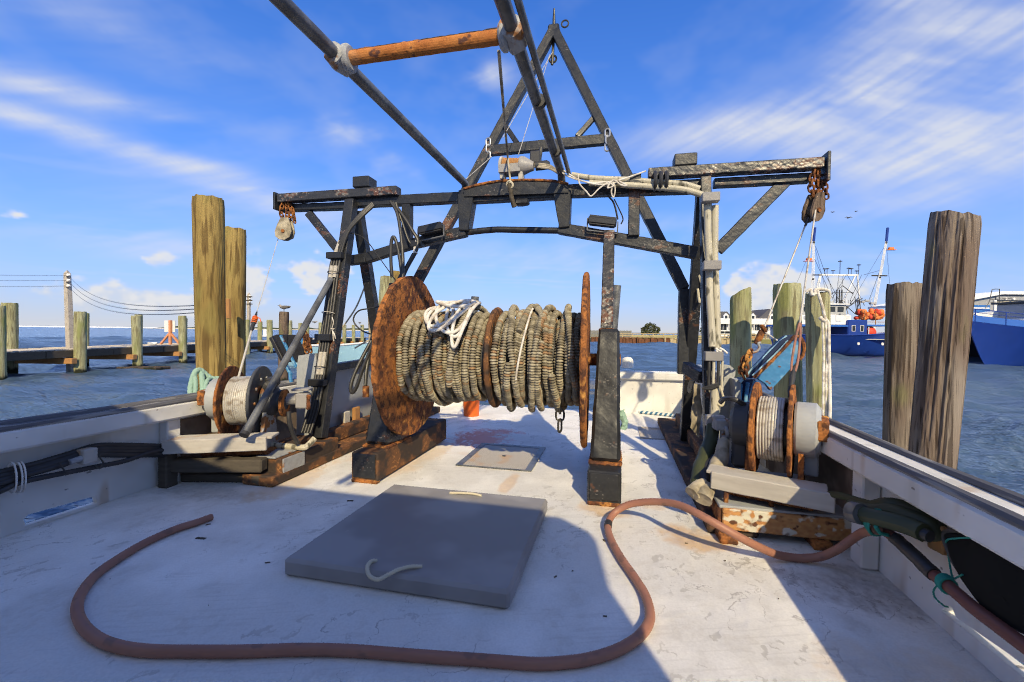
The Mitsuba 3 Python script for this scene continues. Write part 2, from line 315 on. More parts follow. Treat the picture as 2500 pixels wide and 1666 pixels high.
def grain(c1, c2, dark, moss, f=1., mossy=.5, zs=1.):
    def fn(p, n, uv):
        a = fbm(p.x*6*f, p.y*6*f, p.z*1.1*f, 3); g = noise(p.x*110*f+a*4, p.y*110*f, p.z*5.*zs+a*3); k = fbm(p.x*28*f, p.y*28*f, p.z*3.*zs, 3)
        col = mix(c1, c2, smoothstep(.3, .7, a)); col = mix(col, dark, smoothstep(.52, .74, k)*.6); col = mix(col, dark, smoothstep(.55, .85, g)*.45)
        col = mix(col, dark, smoothstep(.64, .72, noise(p.x*44*f+a*3, p.y*44*f, p.z*1.6*zs))*.7)
        col = mix(col, moss, smoothstep(mossy, mossy+.2, fbm(p.x*4+9, p.y*4, p.z*1.3, 4))*.7)
        return mix(col, (.018, .020, .012), smoothstep(.02, -.14, p.z+.30+(a-.5)*.5))          # weed and wet below the tide line
    return fn
gb = lambda p, n, uv: fbm(p.x*34, p.y*34, p.z*2.2, 3)+.4*noise(p.x*90, p.y*90, p.z*9)
mat('pile_yellow', grain((.31, .222, .078), (.225, .155, .05), (.085, .05, .018), (.23, .19, .06), mossy=.58), .8, .2, bump=gb, bscale=.010, eps=.002)
mat('pile_green', grain((.36, .36, .22), (.29, .28, .15), (.13, .11, .065), (.20, .22, .07), mossy=.5), .85, .2, bump=gb, bscale=.008, eps=.003)
mat('pile_grey', grain((.225, .187, .155), (.14, .10, .078), (.030, .019, .014), (.17, .165, .075), mossy=.60, zs=.45), .85, .2, bump=gb, bscale=.012, eps=.002)
mat('pile_dark', grain((.16, .115, .085), (.10, .07, .05), (.03, .02, .015), (.14, .13, .06), mossy=.6), .85, .2, bump=gb, bscale=.010, eps=.003)
def f_plank(p, n, uv):
    q = p.x*.97-p.y*.22; r = p.x*.22+p.y*.97
    a = fbm(q*2, r*2, p.z*3, 3); g = fbm(q*26, r*26, p.z*26, 3)
    col = mix((.47, .42, .36), (.36, .32, .27), a)
    return mix(col, (.17, .14, .11), smoothstep(.5, .75, g)*.6)
mat('plank_grey', f_plank, .8, .25)
def f_board(p, n, uv):
    a = fbm(p.x*3, p.y*14, p.z*30, 3); s = fbm(p.x*8, p.y*8, p.z*8, 3)
    col = mix((.46, .435, .39), (.35, .32, .285), a)
    return mix(col, (.38, .22, .10), smoothstep(.62, .78, s)*.6)
mat('board_paint', f_board, .7, .3, bump=lambda p, n, uv: fbm(p.x*5, p.y*30, p.z*60, 3), bscale=.003, eps=.002)
def f_warp(p, n, uv):
    q = cell_rand(dr.floor(uv.y/.025), 3, dr.floor(p.x*9))
    col = mix((.38, .34, .255), (.17, .145, .10), q)
    col = mix(col, (.36, .21, .11), smoothstep(.88, .93, q)*.7)
    return mix(col, (.09, .078, .06), smoothstep(.50, .72, fbm(p.x*9, p.y*9, p.z*9, 3))*.7)
mat('disc_rope', f_warp, .85, .2)
mat('white_rope', lambda p, n, uv: mix((.66, .63, .58), (.46, .41, .35), smoothstep(.4, .7, fbm(p.x*14, p.y*14, p.z*14, 3))), .85, .2)
def f_cable(p, n, uv):
    g = fbm(p.x*20, p.y*20, p.z*20, 2)
    return mix((.50, .475, .43), (.30, .255, .205), smoothstep(.50, .78, g))
mat('wire_cable', f_cable, .55, .5, metal=.2)
mat('hose_red', lambda p, n, uv: mix(mix((.33, .158, .105), (.26, .115, .078), fbm(p.x*9, p.y*9, p.z*9, 3)), (.15, .09, .07), smoothstep(.60, .74, fbm(p.x*17, p.y*17, p.z*17, 3))*.6), .5, .4)
mat('hose_red_dark', (.16, .058, .042), .45, .4)
mat('rubber', lambda p, n, uv: mix((.016, .016, .017), (.045, .043, .042), fbm(p.x*13, p.y*13, p.z*13, 3)), .45, .5)
mat('hose_green', lambda p, n, uv: mix((.030, .038, .018), (.06, .068, .034), fbm(p.x*7, p.y*7, p.z*7, 3)), .55, .4)
mat('vinyl', lambda p, n, uv: mix(mix((.52, .48, .38), (.36, .33, .25), fbm(p.x*9, p.y*9, p.z*2.5, 3)), (.13, .12, .09), smoothstep(.6, .74, fbm(p.x*24, p.y*24, p.z*7, 3))), .6, .35)
mat('canvas', lambda p, n, uv: mix((.42, .37, .28), (.20, .17, .12), smoothstep(.35, .7, fbm(p.x*12, p.y*12, p.z*9, 4))), .9, .15)
mat('grey_hatch', lambda p, n, uv: mix(mix((.275, .265, .262), (.215, .205, .202), smoothstep(.35, .65, fbm(p.x*2.5, p.y*2.5, 1., 4))), (.42, .41, .39), smoothstep(.70, .78, fbm(p.x*13, p.y*13, p.z*13, 5))*smoothstep(.5, .7, fbm(p.x*3, p.y*3, 4., 2))*.5), .5, .4,
    bump=lambda p, n, uv: fbm(p.x*25, p.y*25, p.z*25, 3), bscale=.002, eps=.003)
def f_tread(p, n, uv):
    d = smoothstep(.35, .8, dr.abs(dr.sin(p.x*140)*dr.sin(p.y*140)))
    return mix(mix((.43, .40, .35), (.33, .30, .26), d), (.46, .27, .11), smoothstep(.62, .8, fbm(p.x*5, p.y*5, 2., 3))*.6)
mat('tread_plate', f_tread, .6, .4)
def f_bluepaint(p, n, uv):
    a = fbm(p.x*6, p.y*6, p.z*6, 4); b = fbm(p.x*30, p.y*30, p.z*30, 2)
    col = mix((.045, .21, .42), (.03, .14, .31), b)
    col = mix(col, (.20, .36, .46), smoothstep(.56, .70, fbm(p.x*13+5, p.y*13, p.z*13, 3))*.6)
    return mix(col, mix((.22, .085, .04), (.09, .04, .025), b), smoothstep(.66, .71, a+(b-.5)*.25))
mat('blue_paint', f_bluepaint, .45, .5, bump=lambda p, n, uv: fbm(p.x*30, p.y*30, p.z*30, 2), bscale=.003, eps=.002)
mat('skiff_blue', (.30, .50, .62), .5, .4)
mat('mint_rope', (.26, .39, .32), .85, .2)
mat('green_twine', (.03, .22, .17), .8, .2)
mat('tan_rope', (.50, .45, .33), .85, .2)
mat('bright_steel', (.52, .52, .52), .35, .5, metal=.8)
mat('dark_steel', (.05, .048, .046), .45, .5, metal=.3)
mat('bare_wood', lambda p, n, uv: mix((.44, .23, .09), (.30, .15, .06), fbm(p.x*20, p.y*20, p.z*5, 3)), .75, .2)
mat('shade_brown', lambda p, n, uv: mix((.30, .225, .17), (.15, .115, .09), smoothstep(.35, .65, fbm(p.x*6, p.y*6, p.z*4, 4))), .8, .2)
mat('dark_wood', lambda p, n, uv: mix((.10, .085, .065), (.05, .042, .034), fbm(p.x*6, p.y*20, p.z*40, 3)), .85, .2)
mat('rub_strip', lambda p, n, uv: mix((.11, .11, .12), (.26, .255, .25), smoothstep(.52, .68, fbm(p.x*40, p.y*3, p.z*40, 3))), .7, .3)
mat('black_plastic', (.016, .016, .018), .4, .5)
mat('black_paint', (.014, .014, .017), .5, .5, bump=lambda p, n, uv: fbm(p.x*14, p.y*14, p.z*14, 3), bscale=.004, eps=.003)
mat('tub_black', (.008, .009, .009), .75, .12)
mat('dark_grey_shaded', lambda p, n, uv: mix(mix((.035, .038, .045), (.065, .068, .075), fbm(p.x*9, p.y*9, p.z*9, 3)), (.16, .07, .03), smoothstep(.66, .72, fbm(p.x*7, p.y*7, p.z*7, 4))), .5, .4, bump=lambda p, n, uv: fbm(p.x*22, p.y*22, p.z*22, 3), bscale=.004, eps=.002)  # grey darkened in colour for winch parts that stand in shade
def f_drust(p, n, uv):
    a = fbm(p.x*7, p.y*7, p.z*7, 4); b = fbm(p.x*40, p.y*40, p.z*40, 2)
    col = mix((.045, .032, .026), (.14, .065, .03), smoothstep(.42, .6, a))
    return mix(col, (.33, .15, .05), smoothstep(.55, .7, b)*smoothstep(.5, .66, a))
mat('dark_rust', f_drust, .8, .3, bump=lambda p, n, uv: fbm(p.x*40, p.y*40, p.z*40, 3), bscale=.008, eps=.002)
mat('bucket_orange', (.72, .13, .015), .4, .5)
mat('white_print', (.80, .78, .76), .5, .4)


# ================================================ the vessel: deck, hull, bulwarks, rails
WATER = -.5
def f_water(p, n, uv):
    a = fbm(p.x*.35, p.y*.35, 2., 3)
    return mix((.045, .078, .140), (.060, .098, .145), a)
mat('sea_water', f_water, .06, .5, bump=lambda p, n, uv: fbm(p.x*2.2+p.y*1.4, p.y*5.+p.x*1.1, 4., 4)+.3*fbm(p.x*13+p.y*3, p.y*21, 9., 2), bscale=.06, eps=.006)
dm = Polygon([(-4.16, -6), (1.66, -6), (1.66, 8.42), (-4.16, 8.42)])
struct('deck', prism(dm, -.14, ey=(0, 1, 0)), 'deck_paint', 'white painted work deck of the fishing boat, worn and stained', smooth=False)
k = thing('boat_hull', 'dark hull of the fishing boat under the white deck', 'hull')
part(k, 'side', prism([(-6, -1.2), (8.3, -1.2), (8.3, -.145), (-6, -.145)], .05, (-4.14, 0, 0), (0, 1, 0)), 'black_plastic')
part(k, 'side', prism([(-6, -1.2), (8.3, -1.2), (8.3, -.145), (-6, -.145)], .05, (1.6, 0, 0), (0, 1, 0)), 'black_plastic')
part(k, 'stern_plate', box((5.7, .05, 1.05), (-1.26, 8.33, -.67), 0), 'black_plastic')

def bulwark(x, thick, port, label, ribs, lab2):
    k = thing('bulwark', label, 'bulwark')
    wall = Polygon([(-6, .002), (8.4, .002), (8.4, .62), (-6, .62)], [port])
    part(k, 'wall', prism(wall, thick, (x, 0, 0), (0, 1, 0), (0, 0, 1)), 'bulwark_paint', smooth=False)
    s = 1 if x < 0 else -1
    xi = -3.9 if x < 0 else 1.42; xo = -4.18 if x < 0 else 1.68
    part(k, 'cap_rail', box((abs(xo-xi), 14.4, .145), ((xi+xo)/2, 1.2, .6875), .018), 'bulwark_paint')
    for xx in (xi+s*-.03, xo+s*.035):
        pts = [(xx, y, .77+.004*math.sin(y*3.1+xx)) for y in np.linspace(-6, 8.4, 60)]
        part(k, 'rub_strip', bumpy(tube(pts, .026, 8)[:2], .004, 9), 'rub_strip', label='weathered dark strip along the rail')
    part(k, 'shade_board', bumpy(fine(box((.02, 1.8, .54), (x+(thick+.012 if x < 0 else -.012), 4.32, .30), .004), .15), .006, 5), 'shade_brown', label='added board, dark brown for the shade and dark gear behind the winch')  # dark sheet added for the deep shade and dark gear here
    for y in ribs:
        part(k, 'rib', box((.10, .13, .60), (x+s*(.055 if x > 0 else .055+thick), y, .305), .01), 'bulwark_paint')
    return k
bulwark(-4.125, .045, [(-4.08, 2.291, .037)[1:], (-4.08, 2.278, .03)[1:], (-4.08, 2.747, .027)[1:], (-4.08, 2.729, .086)[1:], (-4.08, 2.308, .103)[1:], (-4.08, 2.282, .079)[1:]],
        'long white bulwark with a slot port and black hoses along it, port side', (-3., .9, (-4, 3.31, .474)[1], 6.4), '')
bulwark(1.6, .06, [(1.6, 2.624, .083)[1:], (1.6, 2.582, .138)[1:], (1.6, 2.556, .144)[1:], (1.6, 2.528, .111)[1:], (1.5, .22), (1.3, .2), (1.3, .13), (1.5, .12)],
        'long white bulwark with sunlit cap rail beside the two leaning grey piles', (-3., .9, (1.55, 3.214, .484)[1], 6.2), '')
for x0, x1, lab in ((.05, 1.6, 'white stern bulwark with cap rail, sunlit beside the striped rope'), (-4.1, -2.62, 'white stern bulwark behind the big rusty reel, port side')):
    k = thing('transom', lab, 'transom')
    part(k, 'wall', box((x1-x0, .08, .62), ((x0+x1)/2, 8.36, .31), 0), 'bulwark_paint', smooth=False)
    part(k, 'cap_rail', box((x1-x0+.05, .26, .145), ((x0+x1)/2, 8.37, .6885), .02), 'bulwark_paint')
k = thing('bollard_knob', 'rounded grey mooring knob on top of the white stern rail', 'bollard')
put(k, lathe([(.11, 0), (.1, .06), (.105, .1), (.095, .15), (.06, .185), (0, .195)], (.215, 8.36, .821), np.array((.215, 8.36, .821))+V(0, 0, 1), 20), 'bulwark_paint')
for p, lab in (((-.052, 8.25, 1.433), 'tall grey pipe post at the stern right of the rusty reel post'), ((-2.715, 8.25, 1.403), 'short grey pipe post seen over the top of the net reel')):
    top = 2.30 if p[0] > -1 else 2.12
    single('stern_post', merge(pipe((p[0]-.09, p[1], 0.), (p[0]+.06, p[1], top), .075, 20)), 'grey_pipe', lab, 'post')
single('stern_roller', merge(pipe((-2.6, 8.32, .50), (0., 8.32, .50), .085, 20), pipe((-2.62, 8.32, .34), (.02, 8.32, .34), .03)), 'bulwark_paint', 'white horizontal roller across the open stern behind the net reel', 'roller')
# big grey hatch cover and the flush hatches
k = thing('hatch_cover', 'large low grey fibreglass hatch cover with rope handle, in the middle of the deck', 'hatch')
hx0, hx1, hy0, hy1 = -1.88, -.515, 2.22, 3.555
part(k, 'lid', box((hx1-hx0, hy1-hy0, .105), ((hx0+hx1)/2, (hy0+hy1)/2, .0545), .018), 'grey_hatch')
hp = [(-1.34, 2.332, .106), (-1.346, 2.286, .125), (-1.326, 2.213, .135), (-1.281, 2.155, .125), (-1.219, 2.134, .12), (-1.188, 2.188, .12), (-1.154, 2.242, .125), (-1.101, 2.289, .125), (-1.056, 2.334, .108)]
part(k, 'rope_handle', tube(spline(hp, 8), .011, 9, lobes=3, pitch=.05), 'tan_rope')
hp = [(-1.316, 3.454, .112), (-1.221, 3.456, .12), (-1.119, 3.465, .12), (-1.044, 3.46, .112)]
part(k, 'rope_handle', tube(spline(hp, 8), .010, 9, lobes=3, pitch=.05), 'tan_rope')
k = thing('flush_hatch', 'flush tan diamond-plate deck hatch in a grey metal frame under the net reel', 'hatch')
fx0, fx1, fy0, fy1 = -1.66, -.83, 4.52, 5.50
part(k, 'frame', prism(Polygon([(fx0, fy0), (fx1, fy0), (fx1, fy1), (fx0, fy1)], [[(fx0+.07, fy0+.02), (fx1-.07, fy0+.02), (fx1-.07, fy1-.07), (fx0+.07, fy1-.07)]]), .012, (0, 0, .001), ey=(0, 1, 0)), 'grey_pipe', smooth=False)
part(k, 'plate', box((fx1-fx0-.14, fy1-fy0-.09, .008), ((fx0+fx1)/2, (fy0+fy1)/2-.025, .005), .001), 'tread_plate', smooth=False)
part(k, 'lock', disc(.022, .006, (-1.238, 4.989, .012), (0, 0, 1), 16), 'dark_steel')
k = thing('flush_hatch', 'flush tan deck plate by the starboard stern bulwark, half in shadow', 'hatch')
part(k, 'frame', prism(Polygon([(.35, 6.35), (1.1, 6.35), (1.1, 7.1), (.35, 7.1)], [[(.40, 6.40), (1.05, 6.40), (1.05, 7.05), (.40, 7.05)]]), .012, (0, 0, .001), ey=(0, 1, 0)), 'plank_grey', smooth=False)
part(k, 'plate', box((.65, .65, .008), (.725, 6.725, .005), .001), 'tread_plate', smooth=False)

# ================================================ net reel
RC, RY, RZ, RR = -2.10, 4.42, 1.185, .835
ax = unit(V(1, .035, 0)); fx = lambda x: V(x, RY+(x+1.2)*.035, RZ)
k = thing('net_reel', 'big rusty net reel on two black posts across the deck', 'reel')
fl = fine(disc(RR, .045, fx(-2.11), ax, 64), .06)
fl = prism(Polygon([(RR*math.cos(t), RR*math.sin(t)) for t in np.linspace(0, 2*math.pi, 72, endpoint=False)], [[(.30+.035*math.cos(t), .60+.05*math.sin(t)) for t in np.linspace(0, 2*math.pi, 12, endpoint=False)]]), .05, fx(-2.135), V(-.035, 1, 0), (0, 0, 1))
part(k, 'flange', bumpy(fine(fl, .05), .012, 9, 3), 'rust', label='large round flange with thick flaking orange rust')
part(k, 'flange', merge(bumpy(fine(disc(RR, .05, fx(-.285), ax, 72), .06), .008, 10, 5), ring(fx(-.285), ax, RR-.005, .025, 64, 8)), 'rust', label='flange seen edge on, rust on the rim')
part(k, 'divider', bumpy(fine(disc(.515, .045, fx(-1.175), ax, 48, c=.015), .05), .010, 11, 8), 'dark_rust', label='small rusty divider plate between the two rope sections')
part(k, 'core', pipe(fx(-2.1), fx(-.3), .36, 32), 'dark_steel')
part(k, 'axle', pipe(fx(-2.55), fx(.05), .06, 20), 'rust')
def post(x, lab, top):
    yb, a = 3.78, []
    b = part(k, 'base', bumpy(fine(box((.28, 1.75, .27), (x, yb+.875, .155), .012), .08), .004, 12), 'dark_rust' if x < -1 else 'black_steel', label=lab)
    part(b, 'front_plate', box((.235, .02, .225), (x, yb-.006, .165), .004), 'black_steel')
    part(b, 'foot_bar', bumpy(fine(box((.275, .06, .035), (x, yb+.02, .0175), .01), .05), .004, 30), 'rust')
    m = beam((x, yb+.44, .285), (x+.012, yb+.60, 1.47), .265, .48, (0, 1, 0), .03, .19, .26)
    part(k, 'post', bumpy(fine(m, .05), .011, 7, 2), 'black_steel')
    part(k, 'weld', bumpy(fine(box((.29, .50, .03), (x, yb+.44, .295), .012), .04), .008, 30), 'rust')
    part(k, 'bearing', disc(.12, .10, fx(x), ax, 24), 'rust')
post(-2.30, 'rusty box beam under the reel post', 1.4)
post(-.075, 'black box base with rusty edges', 1.5)
part(k, 'upper_post', bumpy(fine(beam((-.085, 4.40, 1.46), (-.085, 4.93, 2.52), .115, .12, (0, 1, 0), .008), .05), .004, 20), 'worn_steel', label='slim post with a rust streak')
part(k, 'collar', bumpy(fine(box((.15, .17, .04), (-.085, 4.40, 1.47), .01), .03), .008, 30), 'rust')

# warp with rubber discs, wound on the reel: every turn its own mesh
DISC = .025
def turn(x0, r0, tilt=0., wob=.012, ph=0., tr=.031, a0=0., a1=2*math.pi, seed=0, cross=0.):
    closed = abs(a1-a0-2*math.pi) < 1e-6
    n = max(12, int((a1-a0)*r0/DISC)); sub = 6
    a = a0+(a1-a0)*np.arange(n*sub+(0 if closed else 1))/(n*sub)
    q = np.stack([np.cos(a)*2, np.sin(a)*2, a*0+seed*3.7], -1)
    rad = r0+(meshkit.noise(q, seed)-.5)*2*wob+.004*np.sin(a*3+ph)
    x = x0+tilt*np.sin(a+ph)+(meshkit.noise(q*1.3, seed+50)-.5)*.035+cross*(a-a0)/(a1-a0)
    y = RY+(x+1.2)*.035-rad*np.sin(a); z = RZ+rad*np.cos(a)
    p = np.stack([x, y, z], 1)
    jit = rng.uniform(.90, 1.07, n)
    prof = np.tile([.56, .60, .94, 1.0, 1.0, .93], n)*np.repeat(jit, sub)
    if not closed: prof = np.r_[prof, .7]
    v, f, uv = tube(p, tr*prof, 11, closed=closed, up=(1, 0, 0))
    uv[:, 1] = np.repeat(np.arange(len(p))/sub*DISC, 12)[:len(uv)] if closed else np.r_[np.repeat(np.arange(len(p))/sub*DISC, 12), np.zeros(len(uv)-12*len(p))]
    return v, f, uv
wk = thing('reel_warp', 'thick warp of worn rubber discs wound in many turns on the net reel', 'rope')
sd = 0
for lo, hi, n in ((-2.03, -1.27, 10), (-1.08, -.36, 10)):
    for i in range(n):                                                # under layer
        sd += 1; part(wk, 'turn', turn(lo+(hi-lo)*i/(n-1), .372, .0, .006, sd, .030, seed=sd), 'disc_rope', smooth=True)
for x, r, ti in ((-2.03, .440, .012), (-1.965, .448, .01), (-1.895, .452, .012), (-1.83, .445, .008), (-1.76, .440, .02), (-1.685, .446, -.015), (-1.61, .440, .02), (-1.53, .426, .02), (-1.46, .428, -.02), (-1.39, .425, .018), (-1.30, .42, .01),
                 (-1.07, .455, .015), (-.995, .462, -.02), (-.92, .450, .02), (-.845, .445, .012), (-.77, .452, -.012), (-.70, .448, .02), (-.625, .456, .02), (-.555, .450, -.025), (-.485, .445, .015), (-.41, .440, .01), (-.345, .43, .0)):
    sd += 1; part(wk, 'turn', turn(x, r, ti, .013, sd*1.3, .033, seed=sd), 'disc_rope', smooth=True)
for x, r, a0, a1, cr in ((-1.03, .505, -.5, 2.6, .17), (-.62, .508, -.2, 2.9, -.16), (-.50, .512, -.7, 2.2, .16), (-1.36, .512, -.45, 2.1, -.17), (-.86, .51, -.3, .75, .22), (-.66, .50, 1.2, 3.0, -.04)):
    sd += 1; part(wk, 'turn', turn(x, r, 0, .014, sd, .033, a0, a1, sd, cr), 'disc_rope', smooth=True)
for x, r, a0, a1, cr in ((-1.80, .48, 1.3, 3.6, .10), (-.95, .515, 1.6, 4.4, -.12), (-.55, .50, 1.8, 4.0, .08), (-.75, .50, -.9, 1.0, -.12)):
    sd += 1; part(wk, 'turn', turn(x, r, 0, .02, sd, .033, a0, a1, sd, cr), 'disc_rope', smooth=True)
q_ = np.linspace(.25, 2.7, 40); part(wk, 'loose_strand', tube(np.stack([-.80+.03*np.sin(q_*2)-.03*q_, RY-.505*np.sin(q_), RZ+.505*np.cos(q_)], 1), .010, 7), 'white_rope', smooth=True, label='single white strand lying along the turns')
# white rope flung over the reel
wr = thing('white_rope_coil', 'coil of soft white rope draped over the top of the net reel', 'rope')
def on_reel(x, a, lift=0.): 
    r = .52+lift; return V(x, RY+(x+1.2)*.035-r*math.sin(a), RZ+r*math.cos(a))
for cx, wx, a0, a1, lf, tw in ((-1.70, .14, .05, 1.02, .0, .05), (-1.62, .15, -.1, .98, .022, -.06), (-1.55, .17, .0, 1.12, .035, .05), (-1.56, .13, .12, 1.10, .05, -.1), (-1.49, .12, -.15, 1.18, .03, .04), (-1.42, .065, -.1, 1.36, .045, -.02), (-1.60, .2, -.25, .55, .06, .1)):
    p = [on_reel(cx+wx*math.cos(t)+tw*math.sin(t), (a0+a1)/2+(a1-a0)/2*math.sin(t), lf+.012*math.sin(2*t+cx*9)) for t in np.linspace(0, 2*math.pi, 26, endpoint=False)]
    part(wr, 'loop', tube(spline(p, 5, True), .0165, 10, closed=True, lobes=3, lobe_h=.06, pitch=.08), 'white_rope', smooth=True)
# chain and swivel that hang off the reel
sw = thing('swivel_chain', 'short dark chain with a swivel hanging below the net reel', 'chain')
p0 = V(*(-.496, 4.15, .901)); p1 = V(*(-.491, 4.15, .529)); dz = p0[2]-p1[2]
part(sw, 'shackle', merge(pipe(p0+V(0, 0, .06), p0-V(0, 0, dz*.18), .022, 10), ring(p0, (1, 0, 0), .03, .012, 16, 6)), 'dark_steel')
part(sw, 'shank', pipe(p0-V(0, 0, dz*.10), p0-V(0, 0, dz*.58), .011), 'dark_steel')
part(sw, 'link', link(p0-V(0, 0, dz*.60), (0, 0, 1), (1, 0, 0), .115, .075, .010), 'dark_steel')
part(sw, 'link', link(p0-V(0, 0, dz*.87), (0, 0, 1), (.5, 1, 0), .12, .055, .011), 'dark_steel')

# ================================================ gantry
g = thing('gantry', 'black steel stern gantry with outrigger arms spanning the whole boat', 'gantry')
lump = lambda m, s=0: bumpy(fine(m, .07), .0035, 14, s)
GP = lambda name, m, lab=None, matl='black_steel': part(g, name, m, matl, label=lab)
LF0, LF1 = V(*(-3.2, 4.951, 3.044)), V(*(-3.2, 4.349, .24)); LR0, LR1 = V(*(-3.2, 5.085, 2.954)), V(*(-3.2, 5.452, 1.774))
LR1 = LR0+(LR1-LR0)*((LR0[2]-.12)/(LR0[2]-LR1[2]))
GP('leg', lump(beam(LF0, LF1, .125, .125, (0, 1, 0))), 'raked front leg, port side'); GP('leg', lump(beam(LR0, LR1, .12, .12, (0, 1, 0))))
RX_ = .87
RF0, RF1 = V(RX_, LF0[1], LF0[2]), V(RX_, LF1[1]+.05, .12); RR0, RR1 = V(RX_, LR0[1], LR0[2]), V(RX_, LR1[1], .12)
GP('leg', lump(beam(RF0, RF1, .10, .12, (0, 1, 0)))); GP('leg', lump(beam(RR0, RR1, .12, .12, (0, 1, 0))))
YU = 4.99
def arm(pl0, pl1, w, hgt, name, lab=None, up=(0, 0, 1), c=.007): return GP(name, lump(beam(pl0, pl1, w, hgt, up, c)), lab, 'worn_steel' if lab else 'black_steel')
arm((-4.244, 4.97, 3.129), (-2.575, 4.97, 3.128), .13, .105, 'outrigger', 'upper outrigger beam, peeling and rust blistered')
arm((-4.251, 5.06, 3.034), (-3.291, 5.06, 3.014), .11, .085, 'outrigger')
GP('end_plate', lump(box((.03, .22, .22), V(*(-4.275, 5, 3.092)), .006)))
GP('mount_box', box((.22, .2, .13), V(*(-3.05, 5, 3.258)), .008))
arm((.309, 4.97, 3.132), (1.94, 4.97, 3.122), .13, .10, 'outrigger', 'upper outrigger beam, silvery peeled paint')
arm((.972, 5.06, 3.021), (1.87, 5.06, 3.017), .11, .085, 'outrigger')
GP('end_plate', lump(box((.03, .24, .28), V(*(1.968, 5, 3.074)), .006)))
GP('mount_box', box((.22, .2, .12), V(*(.675, 5, 3.244)), .008))
GP('crossbeam', merge(lump(beam((-3.315, 5.04, 3.043), (-1.822, 5.04, 3.027), .12, .115)), lump(beam((-1.822, 5.04, 3.027), (-.573, 5.04, 3.026), .12, .15)), lump(beam((-.573, 5.04, 3.026), (.876, 5.04, 2.99), .12, .13))), 'top crossbeam between the legs')
tr = [(-1.733, 4.93, 3.095), (-1.515, 4.93, 3.136), (-1.322, 4.93, 3.154), (-.99, 4.93, 3.145), (-.721, 4.93, 3.119), (-.53, 4.93, 3.073), (-.529, 4.93, 2.979), (-1.733, 4.93, 3.007)]
GP('tray', lump(slab(tr, (0, .28, 0))), 'bowed plate under the small winch with rusty edge')
GP('tray_edge', bumpy(tube(spline(tr[:6], 6), .016, 8)[:2], .008, 22), None, 'rust')
lo = [V(*q) for q in ((-3.294, 5.04, 2.321), (-3.038, 5.04, 2.347), (-2.455, 5.04, 2.498), (-1.737, 5.04, 2.627))]
GP('lower_beam', merge(*[lump(beam(a, b+.0*(b-a), .115, .115)) for a, b in zip(lo, lo[1:])]), 'lower arched crossbeam')
t0 = [(-1.737, 5.04, 2.615), (-1.543, 5.04, 2.63), (-1.358, 5.04, 2.636), (-1.006, 5.04, 2.614), (-.621, 5.04, 2.592)]
GP('round_tube', tube(resample(t0, .06), .036, 14)[:2])
GP('lower_beam', lump(beam((-.643, 5.04, 2.618), (.815, 5.04, 2.297), .115, .12)))
arm((-2.493, 5.04, 2.982), (-2.493, 5.04, 2.531), .105, .11, 'strut', up=(0, 1, 0)); arm((.169, 5, 3.122), (.171, 5, 2.487), .115, .13, 'strut', up=(0, 1, 0))
for a, b in (((-1.72, 5.03, 3.047), (-1.746, 5.03, 2.622)), ((-.602, 5.03, 3.008), (-.571, 5.03, 2.607))):
    GP('strut', lump(beam(a, b, .20, .17, (0, 1, 0), .01, .115, .15)), 'short strut, wide at the top')
arm((-3.897, 5.06, 2.962), (-3.476, 5.06, 2.486), .10, .06, 'brace', up=(0, 1, 0)); arm((1.68, 5.06, 3.034), (1.024, 5.06, 2.322), .12, .05, 'brace', up=(0, 1, 0))
# side plates and foot rails of the gantry
GP('side_plate', lump(slab([(-3.42, 4.926, 1.018), (-3.42, 5.742, 1.031), (-3.42, 6.6, 1.02), (-3.42, 6.6, .12), (-3.42, 4.4, .12), (-3.42, 4.829, .915)], (-.05, 0, 0))), 'light grey steel side plate behind the port legs', 'grey_paint_plate')
GP('plate_edge', lump(beam((-3.4, 4.818, .982), (-3.40, 6.6, 1.04), .09, .09)))
GP('wing_plate', lump(slab([(-3.58, 4.45, 1.005), (-3.558, 4.45, 1.149), (-3.336, 4.45, 1.18), (-3.29, 4.45, .953), (-3.393, 4.45, .194), (-3.582, 4.45, .181)], (0, .04, 0))), 'light grey upright plate beside the port winch', 'grey_paint_plate')
GP('side_plate', lump(slab([(1.10, 4.55, .1), (1.10, 6.6, .1), (1.10, 6.6, 1.02), (1.10, 4.55, 1.02)], (.05, 0, 0))), None, 'grey_paint_plate')
GP('wing_plate', lump(slab([(1, 4.75, 1.153), (1.1, 4.75, 1.141), (1.148, 4.75, 1.096), (1.142, 4.75, .921), (1.109, 4.75, .673), (1.095, 4.75, .403), (1.014, 4.75, .398)], (0, .035, 0))), 'light grey upright plate with a rounded corner', 'grey_paint_plate')
for s, x in ((1, -3.2), (-1, .84)):
    GP('foot_rail', lump(box((.34, 4.0, .10), (x, 5.45, .052), .012)), 'rusty foot rail bolted to the deck', 'dark_rust')
    GP('foot_rail', lump(box((.12, 3.0, .16), (x-s*.1, 5.5, .185), .012)), None, 'dark_rust')
for q in ((1035,1210), (1090,1190)):
    single('wood_wedge', box((.05, .12, .19), V(*(-3.36, 5.084, .306))+V(0, (q[0]-1035)*.0042, (1210-q[1])*.001), .006), 'bare_wood' if q[0] > 1050 else 'board_paint', 'bare orange wood wedge against the grey side plate' if q[0] > 1050 else 'pale wood wedge against the grey side plate', 'wedge')
mat('grey_paint_plate', lambda p, n, uv: mix((.36, .375, .385), (.27, .28, .285), fbm(p.x*4, p.y*4, p.z*4, 3)), .45, .45, bump=lambda p, n, uv: fbm(p.x*16, p.y*16, p.z*16, 3), bscale=.004, eps=.003)

